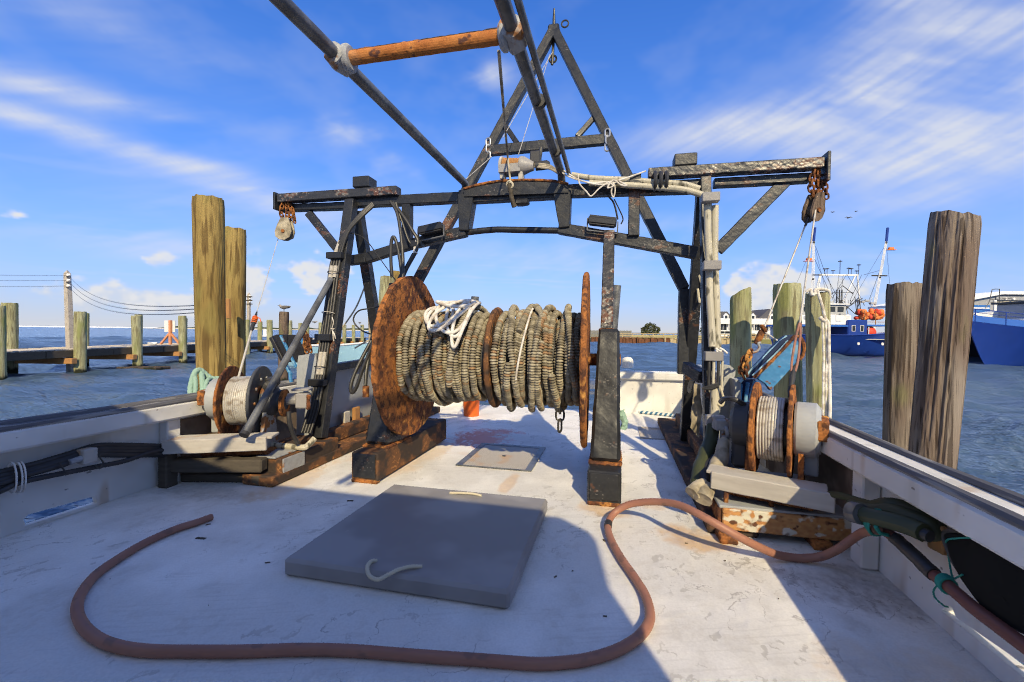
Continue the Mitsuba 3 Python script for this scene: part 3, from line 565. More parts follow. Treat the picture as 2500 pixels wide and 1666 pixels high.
# A-frame mast behind the gantry
m = thing('a_frame_mast', 'tall black A-frame mast rising behind the gantry to a peak', 'mast')
AP, YB = V(*(-.936, 6.5, 5.819)), 5.6
AL, AR = V(*(-2.537, 5.6, 2.26)), V(*(.778, 5.6, 1.971))
AL = AP+(AL-AP)*1.28
part(m, 'leg', lump(beam(AP, AL, .12, .12, (0, 1, 0))), 'black_steel'); part(m, 'leg', lump(beam(AP, AR, .12, .12, (0, 1, 0))), 'black_steel')
part(m, 'foot', lump(beam(AR, AR-V(0, 0, 1.0), .12, .12, (0, 1, 0))), 'black_steel')
tl = (AP[2]-1.45)
def on_leg(L, v, x, y):
    """the point of leg AP -> L nearest the given height"""
    t = (AP[2]-y)/(AP[2]-L[2]); return AP+(L-AP)*t
zc = (-.963, 6.1, 3.959)[2]
cA, cB = on_leg(AL, 0, 0, zc), on_leg(AR, 0, 0, zc+.04)
part(m, 'crossbar', lump(beam(cA, cB, .10, .13)), 'black_steel')
for L, s in ((AL, 1), (AR, -1)):
    u = on_leg(L, 0, 0, zc+.42); c0 = (cA if s > 0 else cB)+V(s*.42, 0, .07)
    part(m, 'gusset', lump(beam(u, c0, .07, .05, (0, 1, 0))), 'black_steel')
part(m, 'peak', merge(pipe(AP+V(0, 0, -.02), AP+V(0, 0, .30), .03, 10, .012), box((.16, .14, .16), AP-V(0, 0, .03), .02)), 'black_steel')
part(m, 'peak_block', merge(pipe(AP-V(0, 0, .1), AP-V(.02, 0, .5), .02, 8), ring(AP-V(.01, 0, .42), (0, 1, 0), .05, .015, 14, 6), ring(AP+V(.16, 0, .06), (0, 1, 0), .05, .012, 12, 6)), 'dark_steel')
for q in (cA+V(.02, -.06, .1), cB+V(-.02, -.06, .06)):
    part(m, 'shackle', merge(*[link(q-V(0, 0, .09*i), (0, 0, 1), (1, i % 2, 0), .11, .06, .012) for i in range(3)]), 'bright_steel')
# boom: two grey pipes running forward over the deck, joined by a rusty cross pipe
b_ = thing('boom', 'grey twin-pipe boom running overhead with a bright rusty cross pipe', 'boom')
for x, r, y0 in ((-1.765, .043, 5.10), (-.61, .042, 4.98)):
    part(b_, 'pipe', tube([(x, y0+.06, 3.06), (x, y0-.05, 3.2), *[(x, y, 3.2) for y in np.linspace(y0-.3, -.9, 40)]], r, 18), 'grey_pipe', smooth=True)
part(b_, 'conduit', tube([(-.52, y, 3.175+.006*math.sin(y*2)) for y in np.linspace(4.9, -.9, 50)], .022, 10), 'grey_pipe', smooth=True)
for y in (2.1, 3.35, 4.3):
    part(b_, 'tie', lathe([(.0, 0), (.05, 0), (.05, .05), (0, .05)], (-.59, y, 3.195), (-.59, y+1, 3.195), 16), 'rubber')
part(b_, 'cross_pipe', bumpy(fine(pipe((-1.70, 2.60, 3.2), (-.66, 2.60, 3.2), .042, 20), .05), .003, 20), 'orange_rust', label='bright orange rusty cross pipe')
part(b_, 'crust', bumpy(fine(box((1.0, .05, .018), (-1.18, 2.61, 3.242), .006), .03), .008, 26), 'dark_rust')
for x in (-1.765, -.61):
    sg = 1 if x < -1 else -1
    part(b_, 'clamp', merge(disc(.085, .05, (x+sg*.06, 2.6, 3.2), (1, 0, 0), 20, c=.015), bumpy(fine(lathe([(.042, -.09), (.066, -.08), (.072, 0), (.066, .08), (.042, .09)], (x, 2.6, 3.2), (x, 3.6, 3.2), 16), .03), .012, 30)), 'grey_rusty')


# ================================================ winches, mirrored about the keel
KEEL = -1.21
def winch(s, xs, label, rusty):
    """s = +1 port, -1 starboard: xs = (rail-side flange, inner flange)"""
    w = thing('trawl_winch', label, 'winch')
    def part(parent, name, m, *r, **kw):                           # the winch is toed in towards the stern
        c_ = V((xs[0]+xs[1])/2, 3.74, 0); m = ((np.asarray(m[0])-c_)@rz(s*math.radians(22)).T+c_, *m[1:])
        return globals()['part'](parent, name, m, *r, **kw)
    y, z, R = 3.74, .735, .345
    x0, x1 = xs; mid = (x0+x1)/2; inn = 1 if x1 > x0 else -1
    part(w, 'flange', bumpy(fine(disc(R, .026, (x0, y, z), (1, 0, 0), 48), .05), .004, 14, 1), 'rust')
    part(w, 'flange', bumpy(fine(disc(R, .03, (x1, y, z), (1, 0, 0), 48), .05), .003, 14, 2), 'rust' if rusty else 'dark_grey_shaded', label='rusty inner flange' if rusty else 'grey inner flange, shade put into its dark colour')
    part(w, 'drum', pipe((x0, y, z), (x1, y, z), .16, 24), 'dark_steel')
    n = int((abs(x1-x0)-.045)/.0195); rc = .232
    a = np.linspace(0, 2*math.pi*n, 46*n); xx = np.minimum(x0, x1)+.032+(abs(x1-x0)-.064)*(np.floor(a/(2*math.pi))+np.clip(((a % (2*math.pi))-5.5)/.75, 0, 1))/(n)
    q = np.stack([xx, y-(rc+.006*meshkit.noise(np.stack([a*.3, a*0, a*0], -1)))*np.sin(a), z+rc*np.cos(a)], 1)
    part(w, 'cable', tube(q, .0098, 7, up=(1, 0, 0)), 'wire_cable', smooth=True)
    a2 = np.linspace(0, 2*math.pi*(n-1), 30*n); q = np.stack([np.minimum(x0, x1)+.04+(abs(x1-x0)-.08)*a2/a2[-1], y-.214*np.sin(a2), z+.214*np.cos(a2)], 1)
    part(w, 'cable', tube(q, .0112, 6, up=(1, 0, 0)), 'wire_cable', smooth=True)
    # rail side: bearing housing and rusty strap
    b0 = x0-inn*.02
    part(w, 'bearing_housing', merge(lathe([(0, 0), (.19, 0), (.20, .015), (.20, .13), (.16, .16), (0, .16)], (b0, y, z+.02), (b0-inn, y, z+.02), 28), box((.10, .12, .22), (b0-inn*.10, y+.02, z-.2), .01)), 'grey_paint_plate')
    part(w, 'bolts', merge(*[lathe([(0, 0), (.013, 0), (.013, .012), (0, .016)], (b0-inn*.148, y+.165*math.cos(t), z+.02+.165*math.sin(t)), (b0-inn, y+.165*math.cos(t), z+.02+.165*math.sin(t)), 6) for t in np.arange(8)*math.pi/4+.2]+[lathe([(0, 0), (.014, 0), (.014, .012), (0, .016)], (x1+inn*.018, y+.23*math.cos(t), z+.23*math.sin(t)), (x1+inn, y+.23*math.cos(t), z+.23*math.sin(t)), 6) for t in np.arange(10)*math.pi/5]), 'grey_rusty', stuff=True)
    part(w, 'strap', bumpy(fine(box((.07, .30, .14), (b0-inn*.17, y-.03, z+.05), .01), .04), .01, 22), 'rust')
    # pedestal with bolts
    for xx_, d in ((b0-inn*.03, 1), (x1+inn*.05, -1)):
        pd = part(w, 'pedestal', bumpy(fine(slab([(xx_, y-.22, .26), (xx_, y+.22, .26), (xx_, y+.07, z+.05), (xx_, y-.07, z+.05)], (.035, 0, 0)), .05), .004, 18), 'rust' if rusty or d > 0 else 'grey_rusty')
        if d > 0:
            for i in range(3): part(pd, 'bolt', lathe([(0, 0), (.02, 0), (.02, .02), (.012, .028), (0, .028)], (xx_+.018, y-.155+.03*i, .40+.085*i), (xx_+.018, y-1, .40+.085*i), 6), 'bright_steel')
    part(w, 'base_angle', bumpy(fine(merge(box((abs(x1-x0)+.3, .02, .07), (mid, y-.26, .295), .003), box((abs(x1-x0)+.3, .5, .02), (mid, y, .255), .003)), .06), .005, 20), 'rust')
    # gearbox and hydraulic motor inboard
    g0 = x1+inn*.03
    if rusty:
        part(w, 'gearbox', bumpy(fine(merge(lathe([(0, 0), (.17, 0), (.18, .02), (.17, .12), (.12, .15), (0, .15)], (g0, y+.06, z), (g0+inn, y+.06, z), 28), box((.13, .20, .34), (g0+inn*.08, y+.10, z-.18), .03)), .06), .004, 14), 'dark_grey_shaded')
        part(w, 'hose_stub', tube(trail([(g0+inn*.05, y, z+.16), (g0+inn*.12, y-.03, z+.20), (g0+inn*.2, y+.05, z+.19), (g0+inn*.26, y+.2, z+.14)]), .02, 8)[:2], 'rubber')
    else:
        part(w, 'gearbox', lathe([(0, 0), (.15, 0), (.16, .02), (.15, .10), (.10, .14), (.10, .20), (0, .20)], (g0, y, z), (g0+inn, y, z), 28), 'dark_grey_shaded')
        part(w, 'hub_ring', bumpy(fine(merge(lathe([(.07, 0), (.135, 0), (.14, .03), (.07, .035)], (g0+inn*.17, y, z-.03), (g0+inn, y, z-.03), 24)), .04), .004, 20), 'rust')
        part(w, 'brake_housing', bumpy(fine(merge(box((.12, .12, .09), (g0+inn*.09, y-.04, z+.19), .02), lathe([(0, 0), (.05, 0), (.05, .07), (0, .08)], (g0+inn*.09, y-.08, z+.16), (g0+inn*.09, y-1, z+.16), 14)), .03), .014, 24), 'rubber')
        part(w, 'motor', merge(pipe((g0+inn*.18, y+.05, z), (g0+inn*.33, y+.05, z), .06, 14), box((.12, .14, .15), (g0+inn*.36, y+.02, z-.01), .012), box((.17, .16, .02), (g0+inn*.34, y+.06, z+.10), .004)), 'grey_hatch')
        part(w, 'valve', bumpy(fine(box((.035, .05, .15), (g0+inn*.43, y-.05, z-.02), .012), .02), .01, 40), 'rust')
    return w
def trail(pts, k=10): return spline(np.array(pts, float), k)
wl = winch(1, (-3.73, -3.45), 'trawl winch with grey cable, one rusty and one grey flange, by the port bulwark', False)
wr_ = winch(-1, (1.295, 1.06), 'trawl winch between two orange rusty flanges by the starboard bulwark', True)
def wire(name, pts, r, m, lab, cat='cable', n=8, sag=0., lobes=0, group=None, pitch=.06):
    p = np.asarray(pts, float)
    if sag:
        t = np.linspace(0, 1, 40)[:, None]; q = p[0]+(p[-1]-p[0])*t; q[:, 2] -= sag*4*(t*(1-t))[:, 0]; p = q
    return single(name, tube(p, r, n, lobes=lobes, pitch=pitch), m, lab, cat, group, smooth=True)
def trail(pts, k=10): return spline(np.array(pts, float), k)
PB, PW = V(*(-4.296, 5, 2.648)), V(*(-3.651, 3.7, .975))
wire('winch_cable', np.linspace(PW-V(0, .0, .02), PW+(PB-PW)*.30, 12), .0115, 'wire_cable', 'pale cable rising from the port winch to the orange twine')
wire('winch_cable', np.linspace(PW+(PB-PW)*.36, PB, 12), .0045, 'wire_cable', 'thin wire from the twine-wrapped splice up to the pale hanging block')
k = thing('splice', 'twine-wrapped splice in the wire above the port winch', 'rope splice')
part(k, 'sleeve', tube(np.linspace(PW+(PB-PW)*.27, PW+(PB-PW)*.40, 8), [.012, .022, .02, .024, .019, .016, .012, .006], 10), 'rubber', smooth=True)
part(k, 'twine', merge(*[ring(PW+(PB-PW)*t, PB-PW, .024, .006, 14, 5) for t in (.325, .335, .345, .352, .36)], tube(trail([PW+(PB-PW)*.345, PW+(PB-PW)*.345+V(.06, 0, .02), PW+(PB-PW)*.33+V(.09, 0, .0)]), .005, 5)), 'bucket_orange', label='orange twine wrapping')
QB, QW = V(*(1.914, 5, 2.779)), V(*(1.255, 3.66, .988))
Q1 = QW+(QB-QW)*.30
wire('winch_cable', np.linspace(Q1, QB, 14), .008, 'wire_cable', 'pale wire from the red strop above the starboard winch up to the brown block')
k = thing('rope_strop', 'faded red rope strop above the starboard winch cable', 'rope')
part(k, 'strand', merge(*[tube(trail([QW+(QB-QW)*.10+V(o, 0, 0), QW+(QB-QW)*.15+V(1.6*o, 0, .0), QW+(QB-QW)*.24+V(1.2*o, 0, 0), QW+(QB-QW)*.31+V(o*.3, 0, 0)]), .009, 7)[:2] for o in (-.012, .014)]), 'hose_red')
part(k, 'lashing', tube(np.linspace(QW, QW+(QB-QW)*.12, 6), [.012, .02, .016, .021, .016, .01], 8), 'dark_steel', smooth=True)
# hanging blocks
def block(p, d, side, L, W, lab, m1, m2):
    k = thing('hanging_block', lab, 'pulley block')
    d, side = unit(d), unit(side); n_ = np.cross(d, side)
    o = [(-.5*L, -.20*W), (-.5*L, .20*W), (-.2*L, .38*W), (.15*L, .5*W), (.38*L, .42*W), (.5*L, .15*W), (.5*L, -.15*W), (.38*L, -.42*W), (.15*L, -.5*W), (-.2*L, -.38*W)]
    o = Polygon(o).buffer(.02).buffer(-.01)
    for t in (-1, 1): part(k, 'cheek', bumpy(fine(prism(o, .022, p+n_*(t*.045-.011), d, side), .03), .006, 25), m1)
    part(k, 'sheave', disc(.40*W, .05, p+d*.12*L, n_, 24), m2)
    part(k, 'pin', pipe(p+d*.12*L-n_*.07, p+d*.12*L+n_*.07, .022, 10), 'rust')
    part(k, 'chain', merge(chain([p-d*.45*L+V(0, 0, i*.0)+side*sx*.03, p-d*.45*L+V(side[0]*sx*.07, side[1]*sx*.07, .10), p-d*.42*L+V(side[0]*sx*.03, side[1]*sx*.03, .25)], .075, .010) for i, sx in ((0, -1), (0, 1))) if False else merge(*[chain([p-d*.42*L+side*sx*.03, p-d*.45*L+side*sx*.075+V(0, 0, .10), p-d*.42*L+side*sx*.03+V(0, 0, .26)], .075, .010) for sx in (-1, 1, .2)]), 'rust')
    part(k, 'chain', chain([p-d*.40*L+side*.10+V(0, -.03, .16), p-d*.40*L+side*.13+V(0, -.03, -.02)], .06, .009), 'rust')
block(V(*(-4.169, 4.97, 2.738)), (-.12, 0, -1), (1, .25, 0), .26, .19, 'pale wooden block hanging by rusty chain from the port outrigger', 'canvas', 'canvas')
block(V(*(1.878, 4.97, 2.699)), (-.12, 0, -1), (1, .6, .1), .26, .15, 'brown block hanging by rusty chain from the starboard outrigger', 'pile_dark', 'dark_wood')
# starboard trawl door, blue, with its chain and towing bracket
k = thing('trawl_door', 'blue steel trawl door with rusty round top behind the starboard winch', 'trawl door')
yd = 4.35
def dpt(z8x, z8y): pass
pl = [V(*q) for q in ((1.224, 4.35, 1.065), (1.365, 4.35, 1.229), (1.474, 4.35, 1.355), (1.526, 4.35, 1.401), (1.565, 4.35, 1.402), (1.589, 4.35, 1.357), (1.59, 4.35, 1.296), (1.544, 4.35, 1.22), (1.455, 4.35, 1.1), (1.34, 4.35, .958), (1.301, 4.35, 1.012))]
part(k, 'panel', bumpy(fine(slab(pl, (-.01, .03, 0)), .05), .003, 12), 'blue_paint')
rimp = [(1.197, 4.33, 1.063), (1.286, 4.33, 1.159), (1.395, 4.33, 1.286), (1.479, 4.33, 1.393), (1.512, 4.33, 1.434), (1.549, 4.33, 1.432), (1.576, 4.33, 1.398), (1.587, 4.33, 1.337), (1.579, 4.33, 1.276), (1.553, 4.33, 1.235)]
part(k, 'rim', bumpy(tube(spline(rimp, 6), .015, 8)[:2], .005, 20), 'rust', label='brown rusty outer rim')
part(k, 'rim', tube(spline([(1.197, 4.36, 1.077), (1.288, 4.36, 1.175), (1.398, 4.36, 1.298), (1.477, 4.36, 1.396)], 6), .013, 8)[:2], 'skiff_blue', label='pale blue inner rim')
part(k, 'rim', bumpy(tube(spline([(1.118, 4.46, 1.01), (1.208, 4.46, 1.118), (1.31, 4.46, 1.235), (1.397, 4.46, 1.337), (1.49, 4.44, 1.437)], 6), .012, 8)[:2], .003, 20), 'skiff_blue')
part(k, 'body', bumpy(fine(slab([(1.16, 4.42, 1.049), (1.298, 4.42, 1.223), (1.434, 4.42, 1.394), (1.496, 4.42, 1.441), (1.564, 4.42, 1.448), (1.596, 4.42, 1.418), (1.498, 4.42, 1.361), (1.244, 4.42, 1.059)], (0, .12, 0)), .06), .003, 9), 'shade_blue', label='body between the rims, its shade put into a dark blue')
part(k, 'heel', bumpy(fine(slab([(1.169, 4.36, .823), (1.213, 4.36, 1.036), (1.24, 4.36, 1.025), (1.215, 4.36, .825)], (0, .05, 0)), .04), .003, 15), 'blue_paint')
part(k, 'shoe', bumpy(fine(slab([(1.106, 4.6, .962), (1.18, 4.6, 1.024), (1.288, 4.6, 1.025), (1.239, 4.6, .759), (1.103, 4.6, .753)], (0, .2, 0)), .06), .003, 15), 'shade_blue')
part(k, 'shoe_rib', merge(*[beam(p_, q_, .03, .03, (0, 1, 0)) for p_, q_ in (((1.153, 4.57, .982), (1.143, 4.57, .76)), ((1.213, 4.57, .999), (1.191, 4.57, .762)))]), 'blue_paint')
cp = [(1.146, 4.45, 1.244), (1.185, 4.45, 1.273), (1.219, 4.45, 1.293), (1.248, 4.45, 1.365), (1.278, 4.5, 1.436), (1.322, 4.55, 1.489)]
k = thing('door_chain', 'rusty chain and hook running up from the blue trawl door', 'chain')
part(k, 'chain', merge(chain([(1.139, 4.42, 1.056), (1.112, 4.42, 1.122), (1.144, 4.42, 1.227), (1.178, 4.42, 1.285), (1.206, 4.45, 1.293)], .075, .011), chain([(1.154, 4.38, 1.079), (1.135, 4.38, 1.163), (1.172, 4.38, 1.268)], .07, .010)), 'rust')
part(k, 'hook', tube(trail([(1.215, 4.45, 1.283), (1.249, 4.45, 1.294), (1.27, 4.45, 1.327), (1.261, 4.45, 1.365), (1.282, 4.45, 1.375)]), .011, 8)[:2], 'grey_rusty')
part(k, 'shackle', bumpy(fine(merge(beam((1.258, 4.5, 1.359), (1.308, 4.5, 1.484), .05, .05, (0, 1, 0)), ring((1.316, 4.5, 1.498), (1, 0, .5), .035, .014, 14, 6)), .03), .006, 30), 'rust')
wire('tow_wire', np.linspace((1.32, 4.5, 1.503), (1.805, 4.97, 2.523), 12), .008, 'wire_cable', 'wire from the rusty door shackle up to the brown block')
wire('tow_wire', trail([(1.324, 4.48, 1.47), (1.351, 4.4, 1.433), (1.388, 4.36, 1.397)]), .0065, 'white_rope', 'short pale line from the rusty shackle to the blue trawl door')
wire('tail_wire', trail([(1.835, 4.97, 2.608), (1.82, 4.97, 2.562), (1.806, 4.97, 2.523)]), .012, 'rubber', 'black sleeve under the brown hanging block')
# port trawl door, black with blue bracing
k = thing('trawl_door', 'black steel trawl door with blue crossed braces behind the port winch', 'trawl door')
part(k, 'panel', bumpy(fine(slab([(-4.593, 5.2, 1.344), (-4.491, 5.2, 1.379), (-4.151, 5.2, 1.374), (-3.967, 5.2, 1.34), (-4.076, 5.2, 1.136), (-4.131, 5.2, 1.004), (-4.381, 5.2, 1.009), (-4.451, 5.2, 1.153)], (0, .05, 0)), .08), .006, 9), 'black_paint')
for p, q, w in (((-4.369, 5.12, 1.366), (-4.025, 5, .95), .028), ((-4.268, 5.05, 1.033), (-4.105, 5, .855), .032), ((-4.038, 5.1, 1.329), (-3.958, 5.05, 1.261), .032), ((-4.125, 5, .878), (-3.997, 4.9, .596), .026)):
    part(k, 'brace', bumpy(fine(beam(p, q, w, .04, (0, 1, 0)), .06), .003, 20), 'blue_paint')
part(k, 'side_edge', lump(beam((-4.496, 5.1, 1.34), (-4.241, 5.05, .987), .05, .05, (0, 1, 0))), 'black_paint')
k = thing('door_chain', 'rusty chain bundle hanging beside the black trawl door', 'chain')
part(k, 'chain', merge(chain([(-3.815, 4.9, 1.413), (-3.815, 4.9, 1.346), (-3.828, 4.9, 1.256), (-3.789, 4.9, 1.156)], .07, .011), chain([(-3.805, 4.92, 1.379), (-3.779, 4.92, 1.256), (-3.753, 4.92, 1.167)], .07, .011)), 'rust')
# planks that shield the pipes in front of each winch, platforms below
for p0, p1, lab in ((V(-3.93, 3.16, .385), V(-3.12, 3.48, .395), 'pale plank leaning before the port winch, half in shadow'), (V(.70, 3.52, .375), V(1.40, 3.27, .36), 'pale box plank in front of the rusty starboard winch')):
    d = unit(p1-p0); kk = thing('pipe_guard', lab, 'plank')
    part(kk, 'board', bumpy(fine(beam(p0, p1, .035, .125, (0, 0, 1), .006), .08), .003, 9), 'board_paint')
    part(kk, 'top_board', bumpy(fine(beam(p0+V(.0, .11, .052), p1+V(0, .11, .052), .19, .022, (0, 0, 1), .004), .08), .003, 9, 4), 'board_paint')
k = thing('winch_platform', 'low platform of patchy rusted steel under the starboard winch', 'platform')
part(k, 'front_plate', bumpy(fine(box((.80, .03, .15), (1.16, 3.42, .135), .006), .05), .004, 18), 'patchy_rust')
part(k, 'top_plate', box((.86, .95, .02), (1.17, 3.90, .215), .004), 'grey_paint_plate')
part(k, 'side_plate', bumpy(fine(box((.03, .95, .16), (.745, 3.90, .125), .006), .05), .004, 18), 'rust')
for x, y in ((.78, 3.38), (1.38, 3.44), (.78, 4.3)): part(k, 'foot', bumpy(fine(box((.12, .16, .06), (x, y, .03), .01), .04), .01, 20), 'rust')
for x in (.80, 1.10, 1.40): part(k, 'strut', beam((x, 3.50, .22), (x, 3.50, .34), .03, .03), 'rust')
k = thing('winch_platform', 'dark timber and rusty steel platform under the port winch', 'platform')
part(k, 'timber', bumpy(fine(beam((-3.98, 3.28, .19), (-3.16, 3.50, .19), .12, .12, c=.012), .08), .008, 8), 'dark_wood')
part(k, 'timber', bumpy(fine(beam((-3.98, 3.42, .045), (-3.20, 3.60, .045), .14, .08, c=.012), .08), .008, 8), 'dark_wood')
part(k, 'steel_box', bumpy(fine(box((.55, .9, .20), (-3.32, 4.02, .13), .01), .06), .004, 14), 'dark_rust')
part(k, 'end_plate', bumpy(fine(box((.22, .34, .015), (-3.20, 3.72, .24), .004), .05), .004, 20), 'grey_rusty')
part(k, 'end_plate', bumpy(fine(box((.015, .30, .17), (-3.04, 3.74, .14), .004), .05), .004, 20), 'grey_rusty')
part(k, 'corner_post', bumpy(fine(box((.10, .12, .34), (-3.98, 3.25, .17), .012), .05), .006, 16), 'dark_wood')
part(k, 'corner_post', bumpy(fine(box((.10, .1, .10), (-3.22, 3.5, .05), .012), .05), .006, 16), 'dark_wood')
# slanting grey pole between plank and leg
wire('brace_pole', np.linspace((-3.174, 3.3, .537), (-3.255, 4.62, 2.041), 14), .034, 'grey_pipe', 'grey pole slanting up across the port winch to the raked leg', 'pole', 14)
wire('pole_sleeve', np.linspace((-3.18, 3.28, .509), (-3.19, 3.36, .587), 4), .041, 'rubber', 'black rubber foot of the slanting grey pole', 'sleeve', 12)

# ================================================ hydraulic hoses and pipes
def bundle(name, lab, cat, paths, rs, m, pn='hose'):
    k = thing(name, lab, cat)
    for p, r in zip(paths, rs): part(k, pn, tube(trail(p), r, 9), m, smooth=True)
    return k
XL = -3.99
k = bundle('hose_bundle', 'bundle of black hydraulic hoses along the inside of the port bulwark', 'hose', [
    [(-3.95, 3.218, .38), (-3.97, 3.007, .436), (-3.98, 2.828, .482), (-3.98, 2.659, .515), (-3.98, 2.474, .497), (-3.98, 2.293, .481), (-3.98, 2.108, .479), (-3.98, 1.943, .479)],
    [(-3.95, 3.218, .358), (-3.96, 3, .413), (-3.96, 2.814, .46), (-3.96, 2.645, .494), (-3.96, 2.461, .475), (-3.96, 2.282, .458), (-3.96, 2.097, .458), (-3.96, 1.933, .462)],
    [(-3.94, 3.21, .34), (-3.95, 2.944, .4), (-3.95, 2.789, .443), (-3.95, 2.638, .473), (-3.95, 2.412, .459), (-3.95, 2.244, .446), (-3.95, 2.092, .433), (-3.95, 1.927, .435)],
    [(-3.93, 3.202, .321), (-3.94, 2.936, .373), (-3.94, 2.756, .424), (-3.94, 2.615, .453), (-3.94, 2.391, .436), (-3.94, 2.225, .428), (-3.94, 2.086, .413), (-3.94, 1.922, .415)],
    [(-3.92, 3.172, .362), (-3.92, 3.018, .366), (-3.93, 2.836, .35), (-3.93, 2.664, .361), (-3.93, 2.441, .376), (-3.93, 2.264, .388), (-3.93, 2.157, .386), (-3.93, 2.08, .365), (-3.93, 1.917, .344)],
    [(-3.95, 3.196, .3), (-3.96, 2.814, .4), (-3.97, 2.651, .45), (-3.97, 2.438, .437), (-3.97, 2.255, .42), (-3.95, 2.091, .386), (-3.95, 1.927, .376)]],
    (.021, .020, .021, .021, .019, .017), 'rubber')
for q in ((-3.95, 2.151, .43), (-3.95, 2.181, .421), (-3.95, 2.199, .419)):
    part(k, 'cord_tie', tube([V(*q)+V(.045*math.cos(t), .0, .105*math.sin(t)) for t in np.linspace(0, 2*math.pi, 20, endpoint=False)], .006, 5, closed=True)[:2], 'white_rope')
part(k, 'clamp_box', box((.08, .095, .11), V(*(-3.93, 2.579, .466)), .006), 'board_paint')
part(k, 'coupling', pipe((-3.92, 2.458, .449), (-3.92, 2.532, .459), .022, 12), 'grey_rusty')
for p, lab in (([(-3.9, 2.645, .471), (-3.89, 2.638, .436), (-3.89, 2.658, .394), (-3.89, 2.637, .354), (-3.92, 2.617, .385)], ''), ([(-3.9, 2.381, .472), (-3.89, 2.403, .415), (-3.9, 2.423, .382)], '')):
    part(k, 'loose_cord', tube(trail(p), .006, 5)[:2], 'rubber')
lf = lambda t, o, dy=-.08: LF0+(LF1-LF0)*t+V(o, dy, 0)
k = thing('leg_hoses', 'black hydraulic hoses strapped down the raked port leg', 'hose')
for i, o in enumerate((-.10, -.065, -.03, .005)):
    part(k, 'hose', tube(trail([V(*(-2.875, 4.88, 2.984))+V(.007, 0, -.012)*i, V(*(-3.001, 4.8, 2.821))+V(.009, 0, -.010)*i, V(*(-3.134, 4.75, 2.628))+V(.007, 0, -.007)*i, lf(.27, o), lf(.45, o), lf(.65, o), lf(.85, o, -.10), lf(.97, o-.02, -.16)]), .0165, 8), 'rubber', smooth=True)
for t in (.275, .62, .80):
    part(k, 'clamp', merge(box((.20, .12, .075), lf(t-.02, -.05, -.085), .006)), 'black_plastic')
for a_, b_ in (((.30, -.085), (.36, -.085)), ((.30, -.03), (.35, -.03)), ((.19, -.02), (.245, -.06)), ((.66, -.07), (.75, -.07)), ((.66, -.02), (.75, -.02))):
    part(k, 'sleeve', pipe(lf(a_[0], a_[1], -.085), lf(b_[0], b_[1], -.085), .027, 12), 'board_paint')
for t in (.33, .50, .72): part(k, 'tie', ring(lf(t, -.05, -.08), LF1-LF0, .072, .005, 18, 5), 'white_rope' if t == .5 else 'rubber')
part(k, 'drain_pipe', tube(trail([(-3.444, 3.85, .284), (-3.349, 3.85, .273), (-3.181, 3.85, .271), (-3.017, 3.85, .273), (-2.994, 3.9, .294), (-2.965, 3.95, .347)]), .030, 12), 'vinyl', smooth=True)
part(k, 'hose', tube(trail([(-3.067, 3.7, .657), (-3.057, 3.7, .554), (-3.058, 3.75, .422), (-3.048, 3.8, .323)]), .022, 9), 'rubber', smooth=True)
bundle('hose_run', 'black hoses looping from the port crossbeam down to the reel motor', 'hose', [
    [(-2.655, 4.92, 2.996), (-2.548, 4.88, 2.841), (-2.454, 4.8, 2.543), (-2.403, 4.75, 2.23), (-2.392, 4.7, 2.014), (-2.471, 4.65, 1.921), (-2.528, 4.6, 1.606), (-2.57, 4.45, 1.424), (-2.635, 4.35, 1.224), (-2.696, 4.25, 1.006), (-2.718, 4.2, .863), (-2.704, 4.2, .791), (-2.65, 4.2, .854), (-2.601, 4.25, 1.058), (-2.539, 4.35, 1.325)],
    [(-2.621, 4.92, 2.979), (-2.446, 4.88, 2.774), (-2.335, 4.86, 2.612), (-2.272, 4.86, 2.503), (-2.291, 4.84, 2.363), (-2.38, 4.82, 2.195), (-2.441, 4.78, 2.024), (-2.543, 4.6, 1.632), (-2.525, 4.42, 1.487)],
    [(-2.537, 4.74, 2.066), (-2.551, 4.74, 2.262), (-2.549, 4.74, 2.458), (-2.523, 4.74, 2.53), (-2.486, 4.74, 2.471), (-2.442, 4.74, 2.29), (-2.413, 4.74, 2.094)],
    [(-2.576, 4.9, 2.971), (-2.49, 4.9, 2.735), (-2.396, 4.9, 2.5), (-2.303, 4.9, 2.458)],
    [(-2.514, 4.4, 1.449), (-2.553, 4.35, 1.287), (-2.57, 4.3, 1.141), (-2.567, 4.25, .998), (-2.558, 4.22, .867)],
    [(-2.298, 4.82, 2.344), (-2.386, 4.8, 2.177), (-2.443, 4.72, 2.017), (-2.529, 4.55, 1.553), (-2.555, 4.4, 1.349)]],
    (.020, .020, .020, .014, .020, .026), 'rubber')
k = list(scene)[-1].split('__')[0]
part(k, 'fitting', pipe((-2.546, 4.21, .863), (-2.548, 4.21, .748), .034, 14), 'rust')
part(k, 'fitting', bumpy(fine(pipe((-2.568, 4.4, 1.336), (-2.515, 4.5, 1.552), .05, 14), .03), .012, 22), 'rubber')
part(k, 'clamp', box((.14, .1, .075), V(*(-2.3, 4.92, 2.477)), .006), 'black_plastic')
part(k, 'sleeve', merge(pipe((-2.298, 4.86, 2.427), (-2.294, 4.84, 2.348), .026, 12), pipe((-2.281, 4.88, 2.522), (-2.294, 4.88, 2.492), .022, 12)), 'white_rope')
part(k, 'clamp', box((.12, .1, .10), V(*(-2.448, 4.66, 1.935)), .006), 'black_plastic')
wire('loose_cable', trail([(-3.251, 4.8, 2.6), (-3.172, 4.8, 2.61), (-3.083, 4.8, 2.605), (-2.976, 4.8, 2.568), (-2.888, 4.8, 2.5), (-2.677, 4.75, 2.261), (-2.481, 4.7, 2.039), (-2.42, 4.66, 1.974)]), .006, 'rubber', 'thin black cable sagging from the port leg to the reel hoses', n=6)
